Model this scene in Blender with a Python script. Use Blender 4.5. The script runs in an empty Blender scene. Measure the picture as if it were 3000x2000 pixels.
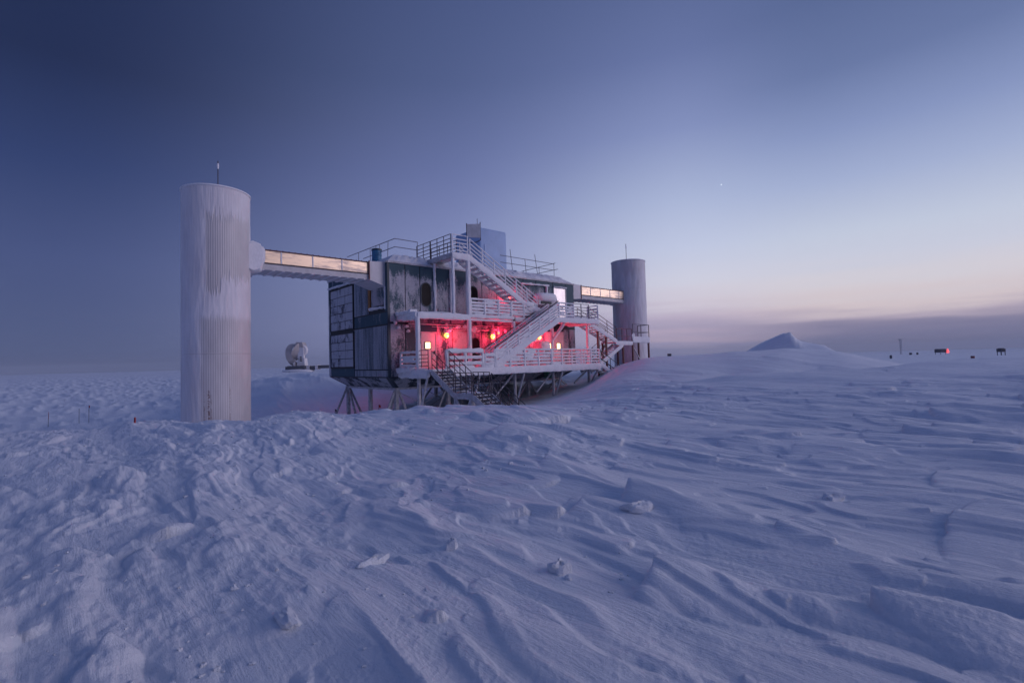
import bpy, math, random
import numpy as np
from mathutils import Vector, Matrix

scene = bpy.context.scene
COL = scene.collection
R = math.radians
random.seed(7)

# ------------------------------------------------------------------ camera
EYE = 1.7
cam_d = bpy.data.cameras.new("camera")
cam_d.sensor_width = 36.0
cam_d.lens = 1436.0 / 3000.0 * 36.0
cam_d.clip_start = 0.05
cam_d.clip_end = 9000.0
cam = bpy.data.objects.new("camera", cam_d)
COL.objects.link(cam)
_p, _r = R(2.305), R(-1.533)
_f = Vector((0, math.cos(_p), math.sin(_p)))
_u = Vector((0, -math.sin(_p), math.cos(_p)))
_x = Vector((1, 0, 0))
_X = math.cos(_r) * _x + math.sin(_r) * _u
_U = -math.sin(_r) * _x + math.cos(_r) * _u
cam.matrix_world = Matrix(((_X.x, _U.x, -_f.x, 0), (_X.y, _U.y, -_f.y, 0), (_X.z, _U.z, -_f.z, EYE), (0, 0, 0, 1)))
scene.camera = cam

# ------------------------------------------------------------------ twilight sky
def lin(c):
    return tuple(((x / 255.0) / 12.92 if x <= 10 else ((x / 255.0 + 0.055) / 1.055) ** 2.4) for x in c)

world = bpy.data.worlds.new("World")
scene.world = world
world.use_nodes = True
nt = world.node_tree
nt.nodes.clear()

class NG:
    """tiny helper that wires shader nodes"""
    def __init__(self, nt):
        self.nt = nt
    def n(self, typ, **kw):
        nd = self.nt.nodes.new(typ)
        for k, v in kw.items():
            setattr(nd, k, v)
        return nd
    def put(self, sock, v):
        if v is None:
            return
        if isinstance(v, bpy.types.NodeSocket):
            self.nt.links.new(v, sock)
        else:
            sock.default_value = v
    def math(self, op, a, b=None, c=None, clamp=False):
        nd = self.n("ShaderNodeMath", operation=op, use_clamp=clamp)
        self.put(nd.inputs[0], a)
        self.put(nd.inputs[1], b)
        self.put(nd.inputs[2], c)
        return nd.outputs[0]
    def mix(self, f, a, b, blend="MIX"):
        nd = self.n("ShaderNodeMix", data_type="RGBA", blend_type=blend)
        self.put(nd.inputs["Factor"], f)
        self.put(nd.inputs[6], a)
        self.put(nd.inputs[7], b)
        return nd.outputs[2]
    def ramp(self, f, stops, interp="LINEAR"):
        nd = self.n("ShaderNodeValToRGB")
        cr = nd.color_ramp
        cr.interpolation = interp
        while len(cr.elements) < len(stops):
            cr.elements.new(0.5)
        for e, (p, c) in zip(cr.elements, stops):
            e.position = p
            e.color = (c[0], c[1], c[2], 1.0) if not isinstance(c, (int, float)) else (c, c, c, 1.0)
        self.put(nd.inputs[0], f)
        return nd.outputs[0]
    def sstep(self, x, a, b):
        nd = self.n("ShaderNodeMapRange", interpolation_type="SMOOTHSTEP")
        self.put(nd.inputs[0], x)
        nd.inputs[1].default_value = a
        nd.inputs[2].default_value = b
        return nd.outputs[0]
    def noise(self, vec, scale, detail=4.0, rough=0.55, dist=0.0):
        nd = self.n("ShaderNodeTexNoise")
        self.put(nd.inputs["Vector"], vec)
        nd.inputs["Scale"].default_value = scale
        nd.inputs["Detail"].default_value = detail
        nd.inputs["Roughness"].default_value = rough
        nd.inputs["Distortion"].default_value = dist
        return nd.outputs[0]
    def scaled(self, vec, s):
        nd = self.n("ShaderNodeMapping")
        self.put(nd.inputs[0], vec)
        nd.inputs[3].default_value = s
        return nd.outputs[0]

g = NG(nt)
GLOW_AZ = R(40.0)
tc = g.n("ShaderNodeTexCoord").outputs["Generated"]
sep = g.n("ShaderNodeSeparateXYZ")
nt.links.new(tc, sep.inputs[0])
sx, sy, sz = sep.outputs
hl = g.math("SQRT", g.math("ADD", g.math("MULTIPLY", sx, sx), g.math("MULTIPLY", sy, sy)))
cosd = g.math("DIVIDE", g.math("ADD", g.math("MULTIPLY", sx, math.sin(GLOW_AZ)), g.math("MULTIPLY", sy, math.cos(GLOW_AZ))), g.math("MAXIMUM", hl, 1e-4))
cosd = g.math("MINIMUM", g.math("MAXIMUM", cosd, -1.0), 1.0)
delta = g.math("DIVIDE", g.math("ARCCOSINE", cosd), math.pi)            # 0 towards the glow, 1 away from it
el = g.math("DIVIDE", g.math("ARCSINE", g.math("MINIMUM", g.math("MAXIMUM", sz, -1.0), 1.0)), math.pi / 2)   # elevation, 1 = zenith
# thin stratus streaks low over the horizon bend the bands
cl = g.noise(g.scaled(tc, (2.2, 2.2, 34.0)), 1.6, 4.0, 0.5)
low = g.math("SUBTRACT", 1.0, g.sstep(el, 0.03, 0.15))
elw = g.math("ADD", el, g.math("MULTIPLY", g.math("MULTIPLY", g.math("SUBTRACT", cl, 0.5), 0.042), low))
E_ = lambda d: max(0.0, d) / 90.0
ZEN = lin((75, 95, 149))
glow = g.ramp(elw, [(0.0, lin((124, 127, 162))), (E_(1.6), lin((130, 128, 160))), (E_(2.7), lin((152, 144, 170))), (E_(3.5), lin((190, 176, 193))), (E_(4.6), lin((222, 207, 211))),
                    (E_(6.8), lin((220, 214, 222))), (E_(9), lin((207, 210, 227))), (E_(11.5), lin((198, 206, 226))), (E_(16.5), lin((165, 178, 213))), (E_(21), lin((136, 151, 194))),
                    (E_(26), lin((106, 122, 166))), (E_(32), lin((90, 106, 150))), (E_(60), ZEN), (1.0, ZEN)])
mid = g.ramp(elw, [(0.0, lin((150, 152, 192))), (E_(1.1), lin((166, 161, 194))), (E_(1.9), lin((200, 180, 200))), (E_(3.0), lin((176, 166, 192))),
                    (E_(4.3), lin((196, 182, 204))), (E_(6.0), lin((216, 208, 222))), (E_(8.0), lin((214, 214, 230))), (E_(12), lin((196, 204, 230))),
                    (E_(17), lin((173, 185, 218))), (E_(24), lin((134, 147, 192))), (E_(31), lin((104, 118, 165))), (E_(40), lin((82, 97, 141))), (E_(60), ZEN), (1.0, ZEN)])
side = g.ramp(elw, [(0.0, lin((138, 142, 184))), (E_(2.0), lin((142, 145, 186))), (E_(4.5), lin((146, 150, 190))), (E_(9.0), lin((142, 150, 192))),
                    (E_(14), lin((130, 140, 186))), (E_(21), lin((108, 120, 168))), (E_(30), lin((84, 98, 142))), (E_(40), lin((72, 86, 130))), (E_(60), ZEN), (1.0, ZEN)])
away = g.ramp(elw, [(0.0, lin((78, 90, 130))), (E_(3), lin((80, 92, 132))), (E_(10), lin((72, 85, 130))), (E_(18), lin((50, 65, 110))), (E_(26), lin((35, 47, 83))), (E_(36), lin((35, 47, 84))),
                    (E_(60), ZEN), (1.0, ZEN)])
back = g.ramp(elw, [(0.0, lin((94, 99, 144))), (E_(4), lin((106, 104, 148))), (E_(10), lin((98, 104, 150))), (E_(25), lin((88, 101, 148))), (E_(45), ZEN), (1.0, ZEN)])
skyc = g.mix(g.sstep(delta, 0.03, 0.12), glow, mid)
skyc = g.mix(g.sstep(delta, 0.10, 0.27), skyc, side)
skyc = g.mix(g.sstep(delta, 0.22, 0.47), skyc, away)
skyc = g.mix(g.sstep(delta, 0.52, 0.80), skyc, back)
bg = g.n("ShaderNodeBackground")
nt.links.new(skyc, bg.inputs[0])
bg.inputs[1].default_value = 1.0
wo = g.n("ShaderNodeOutputWorld")
nt.links.new(bg.outputs[0], wo.inputs[0])

# the low light of the polar dusk, very soft, from beyond the right shoulder
sun_d = bpy.data.lights.new("dusk_light", "SUN")
sun_d.energy = 1.5
sun_d.angle = R(50.0)
sun_d.color = (1.0, 0.86, 1.0)
sun = bpy.data.objects.new("dusk_light", sun_d)
COL.objects.link(sun)
_az, _el = R(97.0), R(9.0)
_dir = Vector((math.sin(_az) * math.cos(_el), math.cos(_az) * math.cos(_el), math.sin(_el)))
sun.rotation_euler = (-_dir).to_track_quat("-Z", "Y").to_euler()

# ------------------------------------------------------------------ picture settings
scene.view_settings.view_transform = "Standard"
scene.view_settings.look = "None"
scene.view_settings.exposure = 0.0
scene.view_settings.gamma = 1.0
scene.render.engine = "CYCLES"
scene.cycles.use_denoising = True
scene.cycles.max_bounces = 6
scene.cycles.diffuse_bounces = 3
scene.cycles.volume_bounces = 0
scene.cycles.sample_clamp_indirect = 4.0
scene.cycles.caustics_reflective = False
scene.cycles.caustics_refractive = False

# ------------------------------------------------------------------ materials
MATS = {}
def new_mat(name):
    m = bpy.data.materials.new(name)
    m.use_nodes = True
    gg = NG(m.node_tree)
    b = m.node_tree.nodes["Principled BSDF"]
    MATS[name] = m
    return m, gg, b
def c4(c):
    return (c[0], c[1], c[2], 1.0)
def bump(gg, b, h, strength, dist):
    nd = gg.n("ShaderNodeBump")
    nd.inputs["Strength"].default_value = strength
    nd.inputs["Distance"].default_value = dist
    gg.put(nd.inputs["Height"], h)
    gg.nt.links.new(nd.outputs[0], b.inputs["Normal"])

def plain(name, col, rough=0.5, metal=0.0, var=0.25, vscale=3.0, bmp=0.0):
    m, gg, b = new_mat(name)
    o = gg.n("ShaderNodeTexCoord").outputs["Object"]
    nz = gg.noise(o, vscale, 5.0, 0.6)
    d = tuple(x * (1 - var) for x in col)
    e = tuple(min(1, x * (1 + var * 0.6)) for x in col)
    gg.put(b.inputs["Base Color"], gg.ramp(nz, [(0.3, d), (0.7, e)]))
    b.inputs["Roughness"].default_value = rough
    b.inputs["Metallic"].default_value = metal
    if bmp:
        bump(gg, b, gg.noise(o, vscale * 9, 4.0, 0.6), 0.6, bmp)
    return m

def mat_snow():
    m, gg, b = new_mat("wind_snow")
    o = gg.n("ShaderNodeTexCoord").outputs["Object"]
    rot = gg.n("ShaderNodeMapping")
    gg.put(rot.inputs[0], o)
    rot.inputs[2].default_value = (0, 0, R(-42.0))
    st = gg.scaled(rot.outputs[0], (7.0, 0.9, 3.0))
    n1 = gg.noise(st, 1.4, 6.0, 0.62, 0.4)
    n2 = gg.noise(o, 30.0, 6.0, 0.75)
    n3 = gg.noise(o, 0.35, 4.0, 0.6, 0.5)
    n4 = gg.noise(o, 90.0, 3.0, 0.7)
    gg.put(b.inputs["Base Color"], gg.ramp(gg.math("ADD", gg.math("MULTIPLY", n1, 0.4), gg.math("ADD", gg.math("MULTIPLY", n3, 0.35), gg.math("MULTIPLY", n4, 0.25))), [(0.35, (0.70, 0.75, 0.81)), (0.64, (0.88, 0.90, 0.93))]))
    b.inputs["Roughness"].default_value = 0.6
    b.inputs["Specular IOR Level"].default_value = 0.25
    h = gg.math("ADD", gg.math("MULTIPLY", n1, 1.0), gg.math("MULTIPLY", n2, 0.45))
    bump(gg, b, h, 0.75, 0.06)
    return m
SNOW = mat_snow()

def mat_rime(name, base=(0.80, 0.80, 0.84)):
    m, gg, b = new_mat(name)
    o = gg.n("ShaderNodeTexCoord").outputs["Object"]
    n1 = gg.noise(o, 5.0, 5.0, 0.65)
    n2 = gg.noise(o, 30.0, 4.0, 0.7)
    gg.put(b.inputs["Base Color"], gg.ramp(n1, [(0.3, tuple(x * 0.9 for x in base)), (0.65, base)]))
    b.inputs["Roughness"].default_value = 0.75
    b.inputs["Specular IOR Level"].default_value = 0.2
    bump(gg, b, gg.math("ADD", n1, gg.math("MULTIPLY", n2, 0.35)), 0.6, 0.04)
    return m
RIME = mat_rime("rime_ice")

def mat_frosted(name, paint, frost, lo, hi, streak=(1.5, 1.5, 0.5), scale=1.0, rough=0.55, fine=0.16, top=0.0):
    """painted steel under patchy hoar frost that runs in vertical streaks"""
    m, gg, b = new_mat(name)
    o = gg.n("ShaderNodeTexCoord").outputs["Object"]
    rnd = gg.n("ShaderNodeObjectInfo").outputs["Random"]
    off = gg.n("ShaderNodeVectorMath", operation="ADD")
    cmb = gg.n("ShaderNodeCombineXYZ")
    gg.put(cmb.inputs[0], gg.math("MULTIPLY", rnd, 37.0))
    gg.put(cmb.inputs[2], gg.math("MULTIPLY", rnd, 11.0))
    gg.nt.links.new(o, off.inputs[0])
    gg.nt.links.new(cmb.outputs[0], off.inputs[1])
    p = off.outputs[0]
    n1 = gg.noise(gg.scaled(p, streak), scale, 5.0, 0.6, 0.3)
    n2 = gg.noise(gg.scaled(p, (9.0, 9.0, 1.2)), scale, 4.0, 0.6)
    n3 = gg.noise(p, 13.0, 4.0, 0.7)
    mask = gg.math("ADD", gg.math("MULTIPLY", n1, 1.0), gg.math("ADD", gg.math("MULTIPLY", gg.math("SUBTRACT", n2, 0.5), fine), gg.math("MULTIPLY", gg.math("SUBTRACT", n3, 0.5), 0.34)))
    mask = gg.math("ADD", mask, gg.math("MULTIPLY", gg.math("SUBTRACT", rnd, 0.5), 0.10))
    if top:      # the eaves keep the top of the upper sheets free of frost
        sp = gg.n("ShaderNodeSeparateXYZ")
        gg.nt.links.new(o, sp.inputs[0])
        mask = gg.math("SUBTRACT", mask, gg.math("MULTIPLY", gg.sstep(sp.outputs[2], 6.3, 7.3), top))
    f = gg.sstep(mask, lo, hi)
    fr = gg.ramp(n3, [(0.3, tuple(x * 0.72 for x in frost)), (0.7, frost)])
    gg.put(b.inputs["Base Color"], gg.mix(f, c4(paint), fr))
    b.inputs["Roughness"].default_value = rough
    b.inputs["Specular IOR Level"].default_value = 0.3
    bump(gg, b, gg.math("ADD", f, gg.math("MULTIPLY", n3, 0.3)), 0.5, 0.02)
    return m
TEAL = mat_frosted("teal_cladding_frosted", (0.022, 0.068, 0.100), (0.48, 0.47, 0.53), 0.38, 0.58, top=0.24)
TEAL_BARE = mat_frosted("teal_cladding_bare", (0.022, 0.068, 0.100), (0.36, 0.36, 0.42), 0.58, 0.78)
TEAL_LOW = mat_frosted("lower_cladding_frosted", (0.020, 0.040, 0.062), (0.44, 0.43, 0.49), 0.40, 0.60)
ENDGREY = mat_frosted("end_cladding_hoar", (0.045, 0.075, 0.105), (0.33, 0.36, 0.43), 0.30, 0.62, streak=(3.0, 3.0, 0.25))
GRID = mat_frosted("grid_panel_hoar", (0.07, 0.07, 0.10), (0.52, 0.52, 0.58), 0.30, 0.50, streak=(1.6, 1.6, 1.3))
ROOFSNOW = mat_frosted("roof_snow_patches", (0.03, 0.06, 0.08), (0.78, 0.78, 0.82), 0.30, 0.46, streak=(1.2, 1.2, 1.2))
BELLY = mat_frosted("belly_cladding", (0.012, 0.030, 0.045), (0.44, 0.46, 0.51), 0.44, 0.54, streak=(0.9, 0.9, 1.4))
SEAM = plain("dark_seam", (0.012, 0.016, 0.022), 0.6)
TRIM = plain("dark_teal_trim", (0.014, 0.036, 0.055), 0.5)
STEEL = plain("frosted_steel", (0.50, 0.49, 0.52), 0.6, 0.0, 0.35, 4.0, 0.006)
LEGM = plain("frosted_leg_steel", (0.50, 0.49, 0.51), 0.65, 0.0, 0.4, 5.0, 0.006)
RAILM = plain("dark_rail_steel", (0.055, 0.040, 0.055), 0.6, 0.0, 0.4, 8.0)
RUSTRAIL = plain("rusty_rail_steel", (0.13, 0.045, 0.05), 0.6, 0.0, 0.4, 8.0)
GREYRAIL = plain("galvanised_rail", (0.16, 0.15, 0.18), 0.55, 0.0, 0.3, 8.0)
WHITEP = plain("white_frosted_paint", (0.62, 0.60, 0.62), 0.5, 0.0, 0.12, 2.0)
BONE = plain("pale_skirt_paint", (0.55, 0.54, 0.56), 0.55, 0.0, 0.2, 2.5)
DOORM = plain("pale_door_paint", (0.60, 0.57, 0.56), 0.45, 0.0, 0.15, 3.0)
BLACK = plain("porthole_glass", (0.010, 0.008, 0.010), 0.25)
BLACK.node_tree.nodes["Principled BSDF"].inputs["Specular IOR Level"].default_value = 0.06
ORANGE = plain("orange_plank", (0.30, 0.13, 0.035), 0.7, 0.0, 0.4, 5.0)
BLUEBOX = plain("blue_insulated_panel", (0.30, 0.44, 0.68), 0.5, 0.0, 0.12, 1.2)
BLUEDRUM = plain("blue_drum_paint", (0.03, 0.17, 0.32), 0.45)
SHEET = plain("white_sheet_metal", (0.42, 0.44, 0.50), 0.5, 0.0, 0.25, 3.0)
REDP = plain("red_cloth", (0.42, 0.03, 0.03), 0.8)
CANE = plain("cane_pole", (0.10, 0.07, 0.06), 0.8)
DARK = plain("far_dark_hut", (0.05, 0.055, 0.075), 0.7)
GREEN = plain("green_crate_paint", (0.02, 0.16, 0.11), 0.6)
DISHM = plain("telescope_grey", (0.42, 0.38, 0.38), 0.6, 0.0, 0.2, 0.4)
TELW = plain("telescope_white", (0.74, 0.72, 0.74), 0.55, 0.0, 0.1, 0.4)

def mat_mirror():
    m, gg, b = new_mat("polished_bridge_cladding")
    o = gg.n("ShaderNodeTexCoord").outputs["Object"]
    n1 = gg.noise(gg.scaled(o, (0.9, 0.9, 5.5)), 1.5, 4.0, 0.6, 0.6)
    n2 = gg.noise(gg.scaled(o, (22.0, 3.0, 14.0)), 1.0, 4.0, 0.6)
    n3 = gg.noise(gg.scaled(o, (0.5, 0.5, 1.2)), 1.0, 3.0, 0.6)
    fr = gg.math("MULTIPLY", gg.sstep(gg.math("ADD", gg.math("MULTIPLY", n1, 0.45), gg.math("MULTIPLY", n3, 0.55)), 0.46, 0.60), 0.8)
    gg.put(b.inputs["Base Color"], gg.mix(fr, (0.66, 0.52, 0.39, 1), (0.34, 0.29, 0.28, 1)))
    gg.put(b.inputs["Metallic"], gg.math("SUBTRACT", 1.0, gg.math("MULTIPLY", fr, 0.55)))
    gg.put(b.inputs["Roughness"], gg.math("ADD", 0.30, gg.math("MULTIPLY", n2, 0.18)))
    bump(gg, b, n2, 0.12, 0.01)
    return m
MIRROR = mat_mirror()
def mat_doorshine():
    m, gg, b = new_mat("bright_door_skin")
    o = gg.n("ShaderNodeTexCoord").outputs["Object"]
    n1 = gg.noise(gg.scaled(o, (1.0, 1.0, 0.6)), 2.0, 3.0, 0.5)
    gg.put(b.inputs["Base Color"], gg.ramp(n1, [(0.3, (0.66, 0.60, 0.59)), (0.7, (0.80, 0.75, 0.73))]))
    b.inputs["Metallic"].default_value = 0.8
    b.inputs["Roughness"].default_value = 0.42
    return m
DOORSHINE = mat_doorshine()
def emis(name, col, s):
    m, gg, b = new_mat(name)
    b.inputs["Base Color"].default_value = c4(col)
    b.inputs["Emission Color"].default_value = c4(col)
    b.inputs["Emission Strength"].default_value = s
    return m
WARMWIN = emis("lit_window", (1.0, 0.72, 0.36), 3.2)
BULB = emis("lit_bulb", (1.0, 0.34, 0.05), 6.0)
BULB2 = emis("lit_bulb_dim", (1.0, 0.16, 0.06), 3.0)
FARRED = emis("far_red_light", (1.0, 0.10, 0.12), 1.4)
STAR = emis("star_light", (0.9, 0.95, 1.0), 3.0)

def mat_tower():
    m, gg, b = new_mat("corrugated_tower_skin")
    o = gg.n("ShaderNodeTexCoord").outputs["Object"]
    at = gg.n("ShaderNodeAttribute", attribute_name="frost").outputs["Fac"]
    n1 = gg.noise(gg.scaled(o, (1.6, 1.6, 0.5)), 1.2, 5.0, 0.6)
    n2 = gg.noise(o, 14.0, 4.0, 0.7)
    bare = gg.ramp(n1, [(0.3, (0.46, 0.44, 0.46)), (0.7, (0.58, 0.56, 0.57))])
    fro = gg.ramp(n1, [(0.3, (0.62, 0.60, 0.64)), (0.7, (0.76, 0.75, 0.79))])
    colr = gg.mix(at, bare, fro)
    rust = gg.n("ShaderNodeAttribute", attribute_name="rust").outputs["Fac"]
    rm = gg.math("MULTIPLY", rust, gg.sstep(n2, 0.42, 0.58))
    gg.put(b.inputs["Base Color"], gg.mix(rm, colr, (0.16, 0.07, 0.06, 1)))
    gg.put(b.inputs["Roughness"], gg.math("ADD", 0.42, gg.math("MULTIPLY", at, 0.3)))
    bump(gg, b, gg.math("MULTIPLY", n2, at), 0.35, 0.02)
    return m
TOWERM = mat_tower()

# ------------------------------------------------------------------ mesh helpers
TH = R(41.394)
NX, NY = -6.735, 26.744           # foot of the near corner of the laboratory
CT, ST = math.cos(TH), math.sin(TH)
def W(u, v, z=0.0):
    return Vector((NX + u * CT - v * ST, NY + u * ST + v * CT, z))

class MB:
    """collects shapes; build() links them as ONE mesh object"""
    def __init__(self):
        self.v, self.f = [], []
    def add(self, vs, fs):
        k = len(self.v)
        self.v += [tuple(p) for p in vs]
        self.f += [tuple(i + k for i in f) for f in fs]
        return self
    def box(self, a0, a1, b0, b1, c0, c1):
        x0, x1 = sorted((a0, a1)); y0, y1 = sorted((b0, b1)); z0, z1 = sorted((c0, c1))
        return self.add([(x0, y0, z0), (x1, y0, z0), (x1, y1, z0), (x0, y1, z0), (x0, y0, z1), (x1, y0, z1), (x1, y1, z1), (x0, y1, z1)],
                        [(0, 3, 2, 1), (4, 5, 6, 7), (0, 1, 5, 4), (1, 2, 6, 5), (2, 3, 7, 6), (3, 0, 4, 7)])
    def hexa(self, lo, hi):
        return self.add(list(lo) + list(hi), [(0, 3, 2, 1), (4, 5, 6, 7), (0, 1, 5, 4), (1, 2, 6, 5), (2, 3, 7, 6), (3, 0, 4, 7)])
    def beam(self, p0, p1, w, h, n=0, amp=0.0, round_=0.0, taper=1.0):
        """bar from p0 to p1; section w (sideways) by h; round_ > 0 makes it a soft, rimed section"""
        p0, p1 = Vector(p0), Vector(p1)
        d = p1 - p0
        L = d.length
        d = d / max(L, 1e-6)
        s = d.cross(Vector((0, 0, 1)))
        s = s.normalized() if s.length > 0.15 else Vector((1, 0, 0))
        t = s.cross(d).normalized()
        if round_ <= 0:
            sec = [(-.5, -.5), (.5, -.5), (.5, .5), (-.5, .5)]
        else:
            K = 8 if round_ < 2 else 10
            sec = []
            for i in range(K):
                a = 2 * math.pi * (i + 0.5) / K
                c, q = math.cos(a), math.sin(a)
                e = 0.62
                sec.append((0.5 * math.copysign(abs(c) ** e, c), 0.5 * math.copysign(abs(q) ** e, q)))
        n = n or (1 if amp == 0 else max(2, int(L / 0.16)))
        K = len(sec)
        vs, fs = [], []
        ph = [random.uniform(0, 6.28) for _ in range(3)]
        for i in range(n + 1):
            q = i / n
            base = p0 + d * (L * q)
            tp = 1 + (taper - 1) * q
            wob = amp * (0.6 * math.sin(ph[0] + L * q * 3.1) + 0.5 * math.sin(ph[1] + L * q * 7.7))
            endk = 0.82 if (round_ > 0 and i in (0, n)) else 1.0
            for (a, b) in sec:
                j = wob + (random.uniform(-amp, amp) if amp else 0)
                vs.append(base + s * (a * (w * tp * endk + j * 1.3)) + t * (b * (h * tp * endk + j * 1.3)))
        for i in range(n):
            for k in range(K):
                fs.append((i * K + k, i * K + (k + 1) % K, (i + 1) * K + (k + 1) % K, (i + 1) * K + k))
        fs.append(tuple(range(K - 1, -1, -1)))
        fs.append(tuple(n * K + k for k in range(K)))
        return self.add(vs, fs)
    def tube(self, p0, p1, r, n=8):
        p0, p1 = Vector(p0), Vector(p1)
        d = (p1 - p0).normalized()
        s = d.cross(Vector((0, 0, 1)))
        s = s.normalized() if s.length > 0.05 else Vector((1, 0, 0))
        t = s.cross(d)
        vs = []
        for b in (p0, p1):
            for k in range(n):
                a = 2 * math.pi * k / n
                vs.append(b + s * (r * math.cos(a)) + t * (r * math.sin(a)))
        fs = [(k, (k + 1) % n, n + (k + 1) % n, n + k) for k in range(n)]
        fs += [tuple(range(n - 1, -1, -1)), tuple(range(n, 2 * n))]
        return self.add(vs, fs)
    def path(self, pts, r, n=8):
        for a, b in zip(pts[:-1], pts[1:]):
            self.tube(a, b, r, n)
        return self
    def lathe(self, c, prof, n=24, axis=(0, 0, 1), cap=True):
        """profile [(radius, height)] turned round axis through c"""
        c, ax = Vector(c), Vector(axis).normalized()
        s = ax.cross(Vector((0, 0, 1)))
        s = s.normalized() if s.length > 0.05 else Vector((1, 0, 0))
        t = ax.cross(s)
        vs, fs = [], []
        for (r, h) in prof:
            for k in range(n):
                a = 2 * math.pi * k / n
                vs.append(c + ax * h + s * (r * math.cos(a)) + t * (r * math.sin(a)))
        for i in range(len(prof) - 1):
            for k in range(n):
                fs.append((i * n + k, i * n + (k + 1) % n, (i + 1) * n + (k + 1) % n, (i + 1) * n + k))
        if cap:
            fs.append(tuple(range(n - 1, -1, -1)))
            fs.append(tuple((len(prof) - 1) * n + k for k in range(n)))
        return self.add(vs, fs)
    def lump(self, c, rx, ry, rz, amp=0.15, rings=8, n=14, rot=0.0, flat=None):
        """an uneven rounded lump"""
        c = Vector(c)
        vs, fs = [], []
        ph = [random.uniform(0, 6.28) for _ in range(6)]
        cr, sr = math.cos(rot), math.sin(rot)
        for i in range(rings + 1):
            th = math.pi * i / rings
            for k in range(n):
                a = 2 * math.pi * k / n
                q = 1 + amp * (math.sin(2 * a + ph[0] + 2 * th) * 0.5 + math.sin(3 * a + ph[1]) * math.sin(2 * th + ph[2]) * 0.6 + math.sin(5 * a + ph[3] + 3 * th) * 0.35 + random.uniform(-.25, .25))
                st, ct = math.sin(th), math.cos(th)
                e = 0.75
                x = rx * q * math.copysign(abs(st * math.cos(a)) ** e, math.cos(a))
                y = ry * q * math.copysign(abs(st * math.sin(a)) ** e, math.sin(a))
                z = rz * q * math.copysign(abs(ct) ** e, ct)
                if flat is not None:
                    z = max(z, flat)
                vs.append(c + Vector((x * cr - y * sr, x * sr + y * cr, z)))
        for i in range(rings):
            for k in range(n):
                fs.append((i * n + k, (i + 1) * n + k, (i + 1) * n + (k + 1) % n, i * n + (k + 1) % n))
        return self.add(vs, fs)

def link_mesh(name, mb, mat, smooth=True, off=None):
    me = bpy.data.meshes.new(name)
    vs = mb.v if off is None else [(p[0] - off[0], p[1] - off[1], p[2] - off[2]) for p in mb.v]
    me.from_pydata(vs, [], mb.f)
    me.update()
    if smooth:
        me.polygons.foreach_set("use_smooth", [True] * len(me.polygons))
        me.set_sharp_from_angle(angle=R(38))
    me.materials.append(mat)
    o = bpy.data.objects.new(name, me)
    COL.objects.link(o)
    return o

class Thing:
    """an Empty at the thing's base; lab=True: part coordinates are (u along the front, v into the building, z)"""
    def __init__(self, name, label, cat, origin, group=None, lab=True, rotz=0.0):
        self.o = bpy.data.objects.new(name, None)
        self.o.empty_display_size = 0.3
        COL.objects.link(self.o)
        self.org = origin
        if lab:
            self.o.location = W(*origin)
            self.o.rotation_euler = (0, 0, TH)
        else:
            self.o.location = origin
            self.o.rotation_euler = (0, 0, rotz)
        self.o["label"] = label
        self.o["category"] = cat
        if group:
            self.o["group"] = group
    def part(self, name, mb, mat, parent=None, smooth=True, label=None, kind=None):
        o = link_mesh(name, mb, mat, smooth, self.org)
        o.parent = parent or self.o
        if label:
            o["label"] = label
        if kind:
            o["kind"] = kind
        return o

def tag(o, label=None, cat=None, group=None, kind=None):
    for k, v in (("label", label), ("category", cat), ("group", group), ("kind", kind)):
        if v:
            o[k] = v
    return o

# ------------------------------------------------------------------ ground
def hash2(ix, iy, seed):
    h = (ix.astype(np.int64) * 374761393 + iy.astype(np.int64) * 668265263 + seed * 974634777) & 0xFFFFFFFF
    h = ((h ^ (h >> 13)) * 1274126177) & 0xFFFFFFFF
    return (h ^ (h >> 16)) & 0xFFFFFFFF
def gnoise(x, y, seed=0):
    """gradient noise, about -1..1"""
    ix, iy = np.floor(x), np.floor(y)
    fx, fy = x - ix, y - iy
    ux, uy = fx * fx * fx * (fx * (fx * 6 - 15) + 10), fy * fy * fy * (fy * (fy * 6 - 15) + 10)
    def gr(dx, dy):
        a = hash2(ix + dx, iy + dy, seed) * (2 * np.pi / 4294967296.0)
        return np.cos(a) * (fx - dx) + np.sin(a) * (fy - dy)
    a = gr(0, 0) * (1 - ux) + gr(1, 0) * ux
    b = gr(0, 1) * (1 - ux) + gr(1, 1) * ux
    return (a * (1 - uy) + b * uy) * 1.5
def fbm(x, y, oct_=4, seed=0, gain=0.5):
    s, a = 0, 1.0
    for i in range(oct_):
        s = s + a * gnoise(x * 2 ** i + 13.7 * i, y * 2 ** i - 7.3 * i, seed + i)
        a *= gain
    return s
def ss(x, a, b):
    t = np.clip((x - a) / (b - a), 0, 1)
    return t * t * (3 - 2 * t)

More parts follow.
